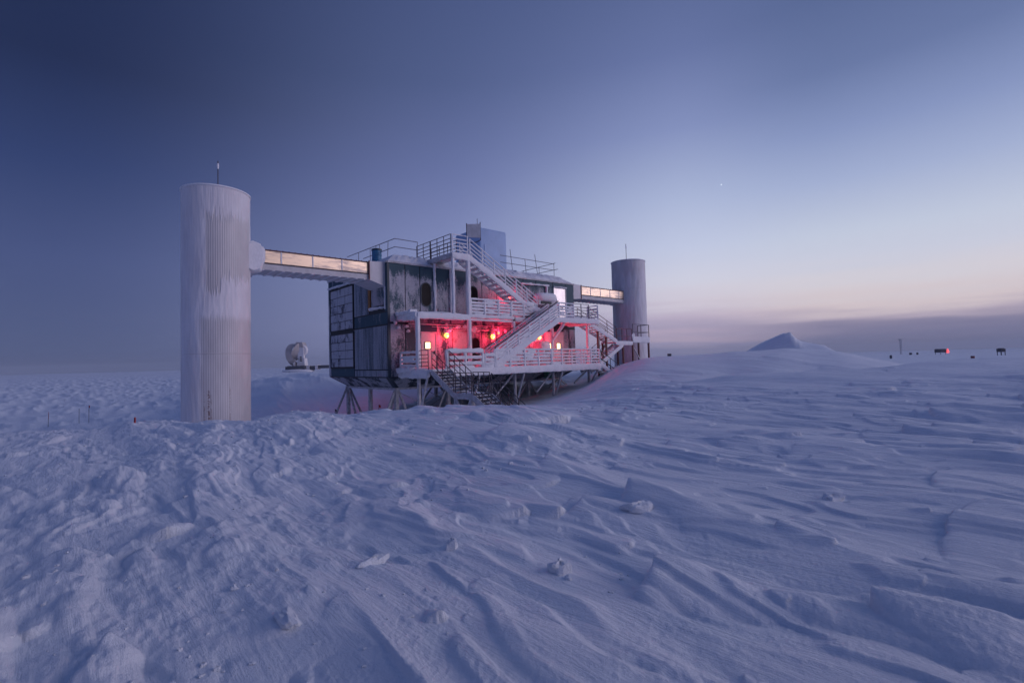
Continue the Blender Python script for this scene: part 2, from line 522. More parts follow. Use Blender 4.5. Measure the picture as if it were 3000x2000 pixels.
# relief anchors (x, y, height): x to the right of the camera, y ahead of it
ANCH = [
    # around the camera
    (0, 1, 0), (1.5, 1, 0), (-1.5, 1, 0), (0, -3, 0), (0, 3, 0), (-3, 3, 0.02), (3, 3, 0.02), (0, 6, 0.0), (-5, 6, 0.0), (5, 6, 0.10), (-9, 7, -0.02), (10, 7, 0.22),
    (-3, 10, 0.0), (-9, 11, 0.0), (2.5, 10, 0.05), (7, 11, 0.26), (13, 12, 0.48), (-16, 12, 0.0),
    # crest in front of the scoop
    (-26, 16.0, -0.05), (-18, 16.2, -0.06), (-12, 16.4, -0.02), (-7, 16.6, 0.02), (-3.2, 16.8, 0.06), (-1, 17.3, 0.0), (0.8, 18.0, -0.02), (2.6, 19.0, 0.08), (5.0, 19.5, 0.42), (9.0, 20, 0.52), (13, 20.5, 0.68), (17, 20.5, 0.82), (22, 21, 0.94), (28, 21, 1.0),
    # scoop floor left of and under the laboratory
    (-26, 21, -1.5), (-18, 21, -1.75), (-12, 20.5, -1.5), (-7, 21, -1.5), (-3.5, 21.5, -1.2), (-1.5, 22.5, -1.1), (-15, 27, -2.1), (-22, 30, -2.2), (-8, 27, -2.0), (-4, 28, -1.7), (-1, 27, -1.1), (0.2, 27.5, -1.0),
    (1.5, 30, -0.85), (2.6, 32.3, -0.65), (4.2, 33.8, -0.3), (5.4, 34.8, 0.1), (-8, 33, -1.9), (-3, 34, -1.5), (1, 37, -0.6), (-4.1, 40.4, -0.3), (-0.2, 40.5, -0.05), (2.1, 38.5, -0.2), (-7.3, 39.5, -0.6), (-30, 36, -2.2), (-45, 40, -2.2),
    # bank behind the laboratory
    (-14, 37, -1.3), (-16, 42, 0.2), (-20, 43, 0.35), (-24, 42, -0.5), (-12, 45, 0.55), (-6, 47, 0.6), (0, 48, 0.5), (6, 50, 0.5), (11, 50, 0.9), (-32, 48, -1.7),
    # drift right of the laboratory
    (3.6, 25.5, -0.1), (5.2, 27.5, 0.42), (6.6, 29, 0.95), (8.2, 30, 1.50), (10.6, 31, 1.66), (14, 31, 1.86), (17.5, 31.5, 2.0), (20.5, 31, 1.72), (23.2, 30, 0.98), (27, 31, 0.4), (8.3, 37.5, 1.25), (9.6, 40, 1.3), (13, 40, 1.6), (18, 38, 1.7), (7.3, 24.8, 0.62), (11, 24.5, 0.62), (15, 24.5, 0.66), (19, 24.5, 0.66), (25, 25, 0.6), (32, 26, 0.6),
    # far plain
    (-50, 70, -1.8), (-20, 75, -0.6), (10, 80, -0.3), (40, 60, 0.0), (70, 80, -0.4), (-80, 90, -1.5), (0, 160, -0.4), (-120, 160, -1.0), (120, 160, -0.6), (0, 500, 0), (-400, 500, 0), (400, 500, 0), (0, 2500, 0), (-2000, 2500, 0), (2000, 2500, 0),
    # behind the camera
    (-8, -8, 0), (8, -8, 0.2), (-30, -20, 0), (30, -20, 0.3), (0, -60, 0), (-60, 10, -0.2), (60, 10, 0.5), (-200, -100, 0), (200, -100, 0), (0, -600, 0), (-800, 0, 0), (800, 0, 0), (0, -2500, 0), (-2500, -1000, 0), (2500, -1000, 0),
]
def warp(x, y):
    r = np.sqrt(x * x + y * y) + 1.5
    k = np.log(r) / r * 3.2
    return x * k, y * k
def tps(px, py, pz):
    n = len(px)
    d2 = (px[:, None] - px[None]) ** 2 + (py[:, None] - py[None]) ** 2
    K = 0.5 * d2 * np.log(d2 + 1e-12)
    K += np.eye(n) * 2e-3
    P = np.stack([np.ones(n), px, py], 1)
    A = np.zeros((n + 3, n + 3))
    A[:n, :n] = K; A[:n, n:] = P; A[n:, :n] = P.T
    return np.linalg.solve(A, np.concatenate([pz, np.zeros(3)]))
_a = np.array(ANCH, float)
_wx, _wy = warp(_a[:, 0], _a[:, 1])
_c = tps(_wx, _wy, _a[:, 2])
def relief(x, y):
    wx, wy = warp(x, y)
    z = _c[-3] + _c[-2] * wx + _c[-1] * wy
    for i in range(len(_wx)):
        d2 = (wx - _wx[i]) ** 2 + (wy - _wy[i]) ** 2 + 1e-12
        z = z + _c[i] * 0.5 * d2 * np.log(d2)
    # the sharp little peak on the far drift
    px, py = 23.6, 42.0
    ca_, sa_ = 0.872, 0.490
    ux = (x - px) * ca_ - (y - py) * sa_
    vy = (x - px) * sa_ + (y - py) * ca_
    ux = ux + 0.35 * vy + 0.12 * gnoise(x / 1.4, y / 1.4, 501)
    prof = np.interp(ux, [-5.2, -4.2, -2.75, -1.4, -0.1, 0.0, 0.18, 0.5, 0.92, 1.6, 2.4, 2.75, 3.6], [0, .06, .42, .75, .99, 1.0, .82, .65, .55, .48, .42, .26, 0])
    # crisp lip of the nearer drift, steeper toward the camera, falling away behind
    yl = 20.3 + 0.9 * np.sin(x * 0.33)
    dy = y - yl
    lip = np.where(dy < 0, np.exp(-(dy / 2.6) ** 2), np.exp(-(dy / 0.7) ** 2)) * ss(x, 4.5, 11)
    z = z + 0.42 * lip * (0.85 + 0.15 * np.sin(x * 0.8))
    z = z + 2.0 * prof * np.exp(-(vy / 2.2) ** 2)
    # small lip on the crest in front of the stilts
    z = z + 0.17 * np.exp(-((x + 3.1) / 0.55) ** 2 - ((y - 16.6) / 0.7) ** 2) + 0.10 * np.exp(-((x + 4.6) / 0.7) ** 2 - ((y - 16.4) / 0.6) ** 2)
    return z

WIND = R(-42.0)
def carve(x, y):
    """how strongly the wind has cut the surface here (and where it is a smooth drift)"""
    r = np.sqrt(x * x + y * y)
    near = 1 - ss(r, 30, 70)
    calm = np.maximum(ss(y, 23, 27) * ss(x, 3, 6), 0.9 * ss(x, 6, 9) * ss(y, 14.5, 17.5))
    lee = 1 - 0.8 * ss(y - 0.12 * np.abs(x), 17.5, 20.5) * (x < 4)
    return near * (1 - 0.75 * calm) * lee, calm
def ground_z(x, y):
    r = np.sqrt(x * x + y * y)
    az = np.degrees(np.arctan2(x, y))
    z = relief(x, y)
    a = x * math.sin(WIND) + y * math.cos(WIND)
    b = x * math.cos(WIND) - y * math.sin(WIND)
    wxx = fbm(x / 2.6, y / 2.6, 3, 11)
    wyy = fbm(x / 2.6, y / 2.6, 3, 23)
    a2, b2 = a + 0.7 * wxx, b + 0.32 * wyy
    amp, calm = carve(x, y)
    # long ridges carved by the wind, steep on one side
    n1 = gnoise(a2 / 9.0, b2 / 1.05, 3) + 0.35 * gnoise(a2 / 4.0, b2 / 0.46, 5)
    ridge = np.clip(1 - np.abs(n1) * 1.9, 0, 1) ** 2
    n1b = gnoise(a2 / 13.0 + 4, b2 / 2.3, 41)
    big = np.clip(1 - np.abs(n1b) * 1.5, 0, 1) ** 1.8
    z = z + amp * (0.022 * ridge + 0.085 * big - 0.05)
    # eroded plates: terraces with crisp edges
    t = (fbm(a2 / 3.2, b2 / 0.95, 3, 61) + 0.25 * n1b) * 2.1
    ft = t - np.floor(t)
    plate = np.floor(t) + ss(ft, 0.70, 0.97)
    z = z + amp * 0.030 * plate
    # fine combed grooves
    b3 = b + 0.05 * wxx
    z = z + amp * (0.008 * gnoise(a / 2.4, b3 / 0.15, 71) + 0.004 * gnoise(a / 1.2, b3 / 0.06, 73)) * (1 - ss(r, 8, 22)) * ss(fbm(x / 1.9, y / 1.9, 2, 75), -0.3, 0.4)
    # broken, lumpy crust to the left and in scattered fields
    rough = ss(-az, 4, 28) * 0.9 + 0.75 * ss(fbm(x / 3.4, y / 3.4, 2, 81), 0.28, 0.6)
    rough = np.clip(rough, 0, 1) * (0.35 + 0.65 * ss(fbm(x / 1.7, y / 1.7, 2, 85), -0.35, 0.3))
    c1 = np.clip(1 - np.abs(fbm(a / 1.3, b / 0.34, 3, 91)) * 1.6, 0, 1) ** 1.6
    c2 = fbm(x / 0.21, y / 0.21, 3, 97)
    c3 = np.clip(fbm(a / 2.4, b / 0.85, 5, 101, 0.6), -0.35, 1)
    z = z + amp * rough * (0.014 * c1 + 0.016 * c2 * (1 - ss(r, 9, 25)) + 0.036 * c3 - 0.015)
    # middle and far sastrugi
    mid = ss(r, 24, 50) * (1 - ss(r, 260, 700)) * (1 - calm * (1 - ss(y, 55, 70)))
    m1 = np.clip(1 - np.abs(fbm(a / 9.0, b / 3.2, 3, 111)) * 1.4, 0, 1) ** 1.6
    z = z + mid * (0.32 * m1 - 0.15) * (1 - 0.7 * ss(az, 25, 35))
    far = ss(r, 200, 600)
    z = z + far * 1.2 * fbm(x / 160.0, y / 90.0, 3, 121)
    return z

# sastrugi: tongues of hard snow, low at the tail, cut off sharply at the nose and along the flanks
_rs = np.random.RandomState(21)
TONGUES = []
def _tongues(n, az0, az1, r0, r1, L, Wd, H, jit, flip):
    for _ in range(n):
        azr = math.radians(_rs.uniform(az0, az1))
        rr = math.exp(_rs.uniform(math.log(r0), math.log(r1)))
        x, y = rr * math.sin(azr), rr * math.cos(azr)
        am, _c2 = carve(np.array([x]), np.array([y]))
        k = 1 + rr / 22.0
        q = math.exp(_rs.normal(0, .45))
        TONGUES.append((x, y, WIND + math.radians(_rs.normal(0, jit)) + (math.pi if _rs.rand() < flip else 0), L * k * q, Wd * k ** .7 * math.exp(_rs.normal(0, .35)) * q ** .5,
                        H * k ** .5 * math.exp(_rs.normal(0, .4)) * float(am[0])))
_tongues(900, -50, 54, 1.8, 36, 1.5, .26, .052, 6, .3)
_tongues(260, -20, 54, 2.5, 34, 3.2, .60, .075, 4, .25)
_tongues(1900, -54, 0, 1.8, 22, .42, .095, .025, 18, .4)
_tongues(1500, -14, 54, 1.8, 24, .46, .075, .020, 9, .3)
def tongue(t, x, y, wx, wy):
    cx, cy, dr, L, Wd, H = t
    dx, dy = x - cx + 0.05 * wx, y - cy + 0.05 * wy
    p = dx * math.sin(dr) + dy * math.cos(dr)
    q = dx * math.cos(dr) - dy * math.sin(dr)
    tt = (p + L) / L
    u_ = np.clip(tt, 0, 1)
    w = Wd * (0.18 + 0.82 * u_) * np.sqrt(np.clip(1 - (np.clip(u_ - 0.80, 0, 1) / 0.20) ** 2, 0, 1))
    e = np.abs(q + 0.12 * Wd) / np.maximum(w, 1e-4)
    c = np.clip(1 - e ** 2.2, 0, 1) ** 0.62
    return np.where((tt > 0) & (tt < 1), H * u_ ** 0.9 * c, 0)
def tongues_at(x, y):
    wx, wy = fbm(x / .5, y / .5, 2, 301), fbm(x / .5, y / .5, 2, 303)
    h = np.zeros_like(x)
    for t in TONGUES:
        m = (np.abs(x - t[0]) < t[3] + t[4]) & (np.abs(y - t[1]) < t[3] + t[4])
        if m.any():
            h[m] = np.maximum(h[m], tongue(t, x[m], y[m], wx[m], wy[m]))
    return h
def build_ground():
    az = np.concatenate([np.linspace(-180, -54, 60, endpoint=False), np.linspace(-54, 54, 1240, endpoint=False), np.linspace(54, 180, 60)])
    rr = np.concatenate([np.geomspace(0.25, 1.5, 14, endpoint=False), np.geomspace(1.5, 45, 680, endpoint=False), np.geomspace(45, 2500, 210)])
    A, RR = np.meshgrid(np.radians(az), rr)
    X, Y = RR * np.sin(A), RR * np.cos(A)
    Z = ground_z(X.ravel(), Y.ravel()).reshape(X.shape)
    nr, na = A.shape
    wx, wy = fbm(X / .5, Y / .5, 2, 301), fbm(X / .5, Y / .5, 2, 303)
    Hh = np.zeros_like(Z)
    azd = az
    for t in TONGUES:
        rad = t[3] + t[4]
        rc = math.hypot(t[0], t[1])
        ac = math.degrees(math.atan2(t[0], t[1]))
        da = math.degrees(math.asin(min(0.99, rad / max(rc, rad * 1.02))))
        i0, i1 = np.searchsorted(rr, max(0.1, rc - rad)), np.searchsorted(rr, rc + rad)
        k0, k1 = np.searchsorted(azd, ac - da), np.searchsorted(azd, ac + da)
        sl = (slice(i0, i1), slice(k0, k1))
        Hh[sl] = np.maximum(Hh[sl], tongue(t, X[sl], Y[sl], wx[sl], wy[sl]))
    grain = gnoise(X / .055, Y / .055, 401) + .6 * gnoise(X / .025, Y / .025, 403)
    Z = (Z + Hh + 0.0045 * grain * (1 - ss(np.hypot(X, Y), 3, 9)) * ss(fbm(X / 1.3, Y / 1.3, 2, 405), -.4, .5)).ravel()
    co = np.stack([X.ravel(), Y.ravel(), Z], 1)
    i = np.arange(nr - 1)[:, None] * na + np.arange(na - 1)[None]
    q = np.stack([i, i + na, i + na + 1, i + 1], -1).reshape(-1, 4)[:, ::-1]
    me = bpy.data.meshes.new("snow_field")
    me.vertices.add(len(co)); me.vertices.foreach_set("co", co.ravel())
    me.loops.add(q.size); me.loops.foreach_set("vertex_index", q.ravel().astype(np.int32))
    me.polygons.add(len(q)); me.polygons.foreach_set("loop_start", (np.arange(len(q)) * 4).astype(np.int32))
    me.polygons.foreach_set("use_smooth", np.ones(len(q), bool))
    me.update(calc_edges=True)
    me.materials.append(SNOW)
    o = bpy.data.objects.new("ground", me)
    COL.objects.link(o)
    o["kind"] = "structure"
    return o
ground = build_ground()
def gz(x, y):
    X, Y = np.array([float(x)]), np.array([float(y)])
    return float((ground_z(X, Y) + tongues_at(X, Y))[0])
def gz_lab(u, v):
    p = W(u, v)
    return gz(p.x, p.y)

# air with drifting ice crystals
HAZE_DENSITY = 0.00040
hz = MB().box(-2600, 2600, -2600, 2600, -9.0, 40.0)
hm = bpy.data.materials.new("ice_haze")
hm.use_nodes = True
hm.node_tree.nodes.clear()
hv = hm.node_tree.nodes.new("ShaderNodeVolumePrincipled")
hv.inputs["Color"].default_value = (0.80, 0.88, 1.0, 1)
hv.inputs["Density"].default_value = HAZE_DENSITY
ho = hm.node_tree.nodes.new("ShaderNodeOutputMaterial")
hm.node_tree.links.new(hv.outputs[0], ho.inputs["Volume"])
haze = link_mesh("haze", hz, hm, False)
haze["kind"] = "stuff"

# ------------------------------------------------------------------ the laboratory
L, WD, ZB, ZT = 15.3, 8.5, 0.98, 7.38
IN, ZBB, ZTT = 0.85, 0.36, 8.0
lab = Thing("research_laboratory", "two storey dark teal laboratory on stilts with frosted panels and red lit decks", "building", (0, 0, 0))

shell = MB().hexa([(0, 0, ZB), (L, 0, ZB), (L, WD, ZB), (0, WD, ZB)], [(0, 0, ZT), (L, 0, ZT), (L, WD, ZT), (0, WD, ZT)])
wall = lab.part("wall", shell, SEAM, smooth=False)
belly = MB().hexa([(IN, IN, ZBB), (L - IN, IN, ZBB), (L - IN, WD - IN, ZBB), (IN, WD - IN, ZBB)], [(0, 0, ZB - .003), (L, 0, ZB - .003), (L, WD, ZB - .003), (0, WD, ZB - .003)])
bel = lab.part("underside", belly, TRIM, smooth=False)
# raised infill plates on the sloping underside
def quad_plate(p, proud, inset):
    """p: four corners of a flat quad; a thin plate laid on it"""
    P = [Vector(q) for q in p]
    c = sum(P, Vector()) / 4
    n = (P[1] - P[0]).cross(P[3] - P[0]).normalized()
    Q = [q + (c - q).normalized() * inset for q in P]
    return MB().hexa([q - n * 0.004 for q in Q], [q + n * proud for q in Q])
def lerp3(a, b, t):
    return tuple(x + (y - x) * t for x, y in zip(a, b))
e0, e1, e2, e3 = (0, WD, ZB), (0, 0, ZB), (IN, IN, ZBB), (IN, WD - IN, ZBB)
for t0, t1 in ((0.04, 0.50), (0.50, 0.97)):
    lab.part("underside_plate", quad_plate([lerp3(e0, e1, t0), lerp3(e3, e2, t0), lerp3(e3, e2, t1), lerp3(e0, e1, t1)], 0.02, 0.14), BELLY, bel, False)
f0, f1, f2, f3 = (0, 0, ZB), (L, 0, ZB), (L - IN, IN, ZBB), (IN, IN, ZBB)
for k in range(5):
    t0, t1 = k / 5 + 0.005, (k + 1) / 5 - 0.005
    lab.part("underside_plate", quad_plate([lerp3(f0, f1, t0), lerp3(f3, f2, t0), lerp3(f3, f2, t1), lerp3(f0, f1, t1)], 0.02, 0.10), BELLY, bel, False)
roof = lab.part("roof", MB().hexa([(-.03, -.03, ZT + .003), (L + .03, -.03, ZT + .003), (L + .03, WD + .03, ZT + .003), (-.03, WD + .03, ZT + .003)],
                                  [(IN, IN, ZTT), (L - IN, IN, ZTT), (L - IN, WD - IN, ZTT), (IN, WD - IN, ZTT)]), ROOFSNOW, smooth=False)
# uneven snow lying on the roof slope, left in slabs
r0, r1, r2, r3 = (0, 0, ZT), (L, 0, ZT), (L - IN, IN, ZTT), (IN, IN, ZTT)
for k, (t0, t1) in enumerate(((0.02, 0.17), (0.27, 0.40), (0.42, 0.60), (0.61, 0.70), (0.74, 0.86), (0.865, 0.985))):
    mb = MB()
    nu, nv = 14, 6
    a, b = lerp3(r0, r1, t0), lerp3(r0, r1, t1)
    c, d = lerp3(r3, r2, t1), lerp3(r3, r2, t0)
    vs = []
    for i in range(nu + 1):
        for j in range(nv + 1):
            q = Vector(lerp3(lerp3(a, b, i / nu), lerp3(d, c, i / nu), 0.03 + 0.99 * j / nv))
            edge = min(i, nu - i, 3) / 3 * min(j, nv - j, 2) / 2
            hgt = (0.12 + random.uniform(-.08, .09)) * edge ** 0.6 - 0.01
            vs.append(q + Vector((random.uniform(-.04, .04), -0.6 * hgt, 0.8 * hgt)))
    fs = [(i * (nv + 1) + j, (i + 1) * (nv + 1) + j, (i + 1) * (nv + 1) + j + 1, i * (nv + 1) + j + 1) for i in range(nu) for j in range(nv)]
    mb.add(vs, fs)
    lab.part("roof_snow", mb, RIME, roof)
lab.part("gutter", MB().beam((-.02, -.05, ZT - .02), (L + .02, -.05, ZT - .02), .07, .10), STEEL, roof)
lab.part("gutter", MB().beam((-.05, -.02, ZT - .02), (-.05, WD, ZT - .02), .07, .10), STEEL, roof)

PR = 0.035      # cladding stands proud of the shell
def front_panel(u0, u1, z0, z1, mat, name="wall_panel", proud=PR, gap=0.025, label=None):
    return lab.part(name, MB().box(u0 + gap, u1 - gap, -proud, 0.004, z0 + gap, z1 - gap), mat, wall if name == "wall_panel" else None, False, label)
def end_panel(v0, v1, z0, z1, mat, name="wall_panel", proud=PR, gap=0.025):
    return lab.part(name, MB().box(-proud, 0.004, v0 + gap, v1 - gap, z0 + gap, z1 - gap), mat, wall if name == "wall_panel" else None, False)

# front, upper storey
ups = [0.0, 1.05, 2.0, 2.95, 4.10, 5.3, 6.5, 7.7, 8.9, 10.1, 11.3, 12.55, 13.02]
for a, b in zip(ups[:-1], ups[1:]):
    front_panel(a, b, 4.02, ZT - .06, TEAL)
front_panel(14.42, L, 4.02, ZT - .06, TEAL_BARE)
front_panel(13.02, 14.42, 6.98, ZT - .06, TEAL_BARE)
# front, lower storey
los = [0.0, 1.0, 1.98]
for a, b in zip(los[:-1], los[1:]):
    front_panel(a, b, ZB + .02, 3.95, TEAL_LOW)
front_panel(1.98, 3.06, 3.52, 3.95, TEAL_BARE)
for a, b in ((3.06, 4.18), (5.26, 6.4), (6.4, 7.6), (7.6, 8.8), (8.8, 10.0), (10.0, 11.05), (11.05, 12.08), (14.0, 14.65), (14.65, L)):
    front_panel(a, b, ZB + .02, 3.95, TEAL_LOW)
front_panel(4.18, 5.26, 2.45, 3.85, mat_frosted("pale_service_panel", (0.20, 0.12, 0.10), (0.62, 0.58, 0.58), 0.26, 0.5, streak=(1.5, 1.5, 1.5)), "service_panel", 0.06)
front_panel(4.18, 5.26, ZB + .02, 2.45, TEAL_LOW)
front_panel(12.08, 14.0, 3.72, 3.95, TEAL_BARE)

# end wall facing the near tower: two grid doors and plain sheets
def grid_door(v0, v1, z0, z1, nc, nrw):
    fr = MB()
    t = 0.07
    fr.box(-.085, 0.004, v0, v1, z0, z0 + t).box(-.085, 0.004, v0, v1, z1 - t, z1).box(-.0852, 0.004, v0, v0 + t, z0 + t, z1 - t).box(-.0852, 0.004, v1 - t, v1, z0 + t, z1 - t)
    d = lab.part("panel_door", fr, SEAM, None, False)
    cw, ch = (v1 - v0 - 2 * t) / nc, (z1 - z0 - 2 * t) / nrw
    for i in range(nc):
        for j in range(nrw):
            a, b = v0 + t + i * cw, z0 + t + j * ch
            dv = random.uniform(0, 0.012)
            lab.part("panel", MB().box(-.05 - dv, 0.003, a + .028, a + cw - .028, b + .02, b + ch - .02), GRID, d, False)
grid_door(4.42, 8.12, 3.92, 6.72, 3, 5)
grid_door(4.42, 8.12, 1.54, 3.78, 3, 4)
end_panel(8.12, WD, ZB + .02, ZT - .06, TEAL)
end_panel(4.42, 8.12, ZB + .02, 1.52, TEAL_BARE)
end_panel(4.42, 8.12, 6.86, ZT - .06, TEAL_BARE)
end_panel(2.32, 4.36, 4.62, ZT - .06, ENDGREY)
end_panel(0.0, 4.36, 3.92, 4.60, TEAL_BARE)
end_panel(0.10, 4.36, 1.42, 3.88, ENDGREY)
end_panel(0.10, 4.36, ZB + .02, 1.40, ENDGREY)
end_panel(0.0, 0.36, 4.62, ZT - .06, TEAL_BARE)
end_panel(0.36, 2.0, 5.0, 6.1, TEAL)
lab.part("plank", MB().box(-.10, -.02, 2.05, 2.30, 4.80, 6.05), ORANGE, None, False)
lab.part("snow_ledge", MB().beam((-.13, .40, 4.86), (-.13, 1.95, 4.88), .26, .16, amp=.03, round_=1), RIME)
lab.part("snow_ledge", MB().beam((-.12, 4.3, 6.80), (-.12, 8.2, 6.84), .22, .12, amp=.025, round_=1), RIME)
lab.part("downpipe", MB().beam((-.08, .20, 6.0), (-.08, .20, 4.75), .10, .10, amp=.02, round_=1), RIME)
lab.part("corner_trim", MB().box(-.05, .10, -.05, .004, ZB + .02, 3.95).box(-.05, .08, -.05, .004, 4.02, ZT - .05), TRIM, None, False)
lab.part("storey_band", MB().box(0, L, -.05, .003, 3.955, 4.015), SEAM, None, False)

# round-ended windows
def porthole(u, z0, z1, w, name="window"):
    r = w / 2
    def stad(rad, y, extra):
        pts = []
        for i in range(9):
            a = math.pi * i / 8
            pts.append((u + (r + extra) * math.cos(a), y, z1 - r + (r + extra) * math.sin(a)))
        for i in range(9):
            a = math.pi + math.pi * i / 8
            pts.append((u + (r + extra) * math.cos(a), y, z0 + r + (r + extra) * math.sin(a)))
        return pts
    n = 18
    out0, out1, in1, in0 = stad(r, -.038, .05), stad(r, -.075, .05), stad(r, -.075, 0), stad(r, -.045, 0)
    mb = MB()
    vs = out0 + out1 + in1 + in0
    fs = []
    for k in range(3):
        for i in range(n):
            fs.append((k * n + i, k * n + (i + 1) % n, (k + 1) * n + (i + 1) % n, (k + 1) * n + i))
    mb.add(vs, fs)
    f = lab.part(name, mb, TRIM)
    gl = MB().add(stad(r, -.048, .002), [tuple(range(n))])
    lab.part("pane", gl, BLACK, f, False)
porthole(2.39, 5.03, 6.35, 0.60)
porthole(5.80, 5.10, 6.42, 0.60)
porthole(5.90, 1.95, 3.20, 0.52)

def door(u0, u1, z0, z1, win=None, mat=DOORM, leafs=1):
    d = lab.part("door", MB().box(u0, u1, -.05, .003, z0, z1), mat, None, False)
    t = .06
    lab.part("door_frame", MB().box(u0 - t, u0 - .002, -.08, .002, z0, z1 + t).box(u1 + .002, u1 + t, -.08, .002, z0, z1 + t).box(u0 - .002, u1 + .002, -.08, .002, z1 + .002, z1 + t), STEEL, d, False)
    if leafs == 2:
        m = (u0 + u1) / 2
        lab.part("door_leaf", MB().box(u0 + .01, m - .012, -.075, -.052, z0 + .01, z1 - .01), mat, d, False)
        lab.part("door_leaf", MB().box(m + .012, u1 - .01, -.075, -.052, z0 + .01, z1 - .01), mat, d, False)
    for (a, b, c, e) in win or ():
        y = -.053 - (.024 if leafs == 2 else 0)
        fw = lab.part("window_frame", MB().box(a - .04, a, y - .03, y, c - .04, e + .04).box(b, b + .04, y - .03, y, c - .04, e + .04).box(a, b, y - .03, y, c - .04, c).box(a, b, y - .03, y, e, e + .04), SEAM, d, False)
        lab.part("lit_pane", MB().box(a, b, y - .012, y - .002, c, e), WARMWIN, d, False)
    return d
d1 = door(2.05, 2.99, 1.42, 3.47, [(2.26, 2.60, 2.56, 2.92)])
lab.part("handle", MB().box(2.84, 2.90, -.12, -.05, 2.25, 2.42), RAILM, d1, False)
d2 = door(12.14, 13.94, 1.42, 3.68, [(12.36, 12.72, 2.48, 2.90), (13.20, 13.56, 2.48, 2.90)], leafs=2)
d3 = door(13.10, 14.34, 4.46, 6.92, None, DOORSHINE)
lab.part("handle", MB().tube((13.62, -.06, 5.55), (13.62, -.16, 5.62), .03).tube((13.62, -.16, 5.62), (13.92, -.16, 5.64), .03).tube((13.92, -.16, 5.64), (13.92, -.06, 5.36), .035), RUSTRAIL, d3)
lab.part("snow_cap", MB().beam((13.05, -.10, 7.0), (14.40, -.10, 7.0), .16, .09, amp=.02, round_=1), RIME, d3)

# rimed conduits on the front wall
for (u, z0, z1, w) in ((2.95, 4.5, 7.75, .15), (4.06, 4.5, 7.3, .12), (9.35, 4.8, 7.1, .12), (12.3, 5.6, 7.0, .14)):
    lab.part("conduit", MB().beam((u, -.12, z0), (u, -.12, z1), w, w, amp=.035, round_=1), RIME)
lab.part("conduit", MB().beam((9.9, -.12, 6.98), (12.5, -.12, 7.02), .13, .13, amp=.03, round_=1), RIME)
# cable trays under the upper deck, hung with rime
for (v, z, w, a, b) in ((-.25, 3.95, .10, 1.1, 11.0), (-.45, 3.80, .07, 2.5, 9.5), (-.18, 3.70, .08, 4.0, 12.0)):
    lab.part("cable_tray", MB().beam((a, v, z), (b, v, z), w, w * .8, amp=.02, round_=1), STEEL)
for i in range(16):
    u = random.uniform(1.2, 11.5)
    lab.part("rime_clump", MB().lump((u, random.uniform(-.5, -.15), random.uniform(3.62, 3.9)), random.uniform(.07, .2), .09, random.uniform(.06, .14), .3, 6, 10), RIME)
for (u, z) in ((0.35, 3.98), (0.55, 3.72), (1.05, 3.80), (1.15, 3.55)):
    lab.part("rime_clump", MB().lump((u, -.14, z), .10, .09, .07, .4, 6, 10), RIME)
# snow-laden hood beside the bright door
hd = lab.part("air_unit", MB().box(10.95, 12.85, -.62, -.03, 5.55, 5.95), STEEL, None, False)
lab.part("grille", MB().box(11.2, 12.2, -.66, -.625, 5.62, 5.78), SEAM, hd, False)
lab.part("snow_cap", MB().lump((11.9, -.36, 6.08), 1.06, .46, .34, .06, 10, 20), RIME, hd)

# stilts
gl_ = []
for vi, v in enumerate((IN + .05, WD / 2, WD - IN - .05)):
    for ui, u in enumerate((IN + .05, 4.4, 7.8, 11.2, L - IN - .05)):
        zg = gz_lab(u, v) - .4
        lg = lab.part("leg", MB().beam((u, v, zg), (u, v, ZBB - .08), .20, .20, n=1), LEGM, None, False)
        for (du, dv) in (((-1.15, 0), (1.15, 0)) if (vi == 0 or ui in (0, 2, 4)) and vi != 1 else ()):
            lab.part("brace", MB().beam((u + du, v + dv, zg + .2), (u + .1 * (1 if du > 0 else -1), v, ZBB - .14), .11, .11), LEGM, lg, False)
        if ui in (0, 4) and vi != 1:
            s = 1 if vi == 0 else -1
            lab.part("brace", MB().beam((u, v + s * 1.5, zg + .2), (u, v + .1 * s, ZBB - .14), .11, .11), LEGM, lg, False)
for v in (IN + .05, WD / 2, WD - IN - .05):
    lab.part("floor_beam", MB().beam((IN - .1, v, ZBB - .06), (L - IN + .1, v, ZBB - .06), .20, .12), STEEL, None, False)
for u in (IN + .05, 4.4, 7.8, 11.2, L - IN - .05):
    lab.part("floor_beam", MB().beam((u, IN - .1, ZBB - .075), (u, WD - IN + .1, ZBB - .075), .18, .13), STEEL, None, False)
for (u0, u1, v) in ((0.9, 4.4, .9), (4.4, .9, .9), (4.4, 7.8, 4.25), (7.8, 4.4, 4.25)):
    lab.part("tie_rod", MB().tube((u0, v + .05, 0.2), (u1, v + .05, -1.6), .02), LEGM)

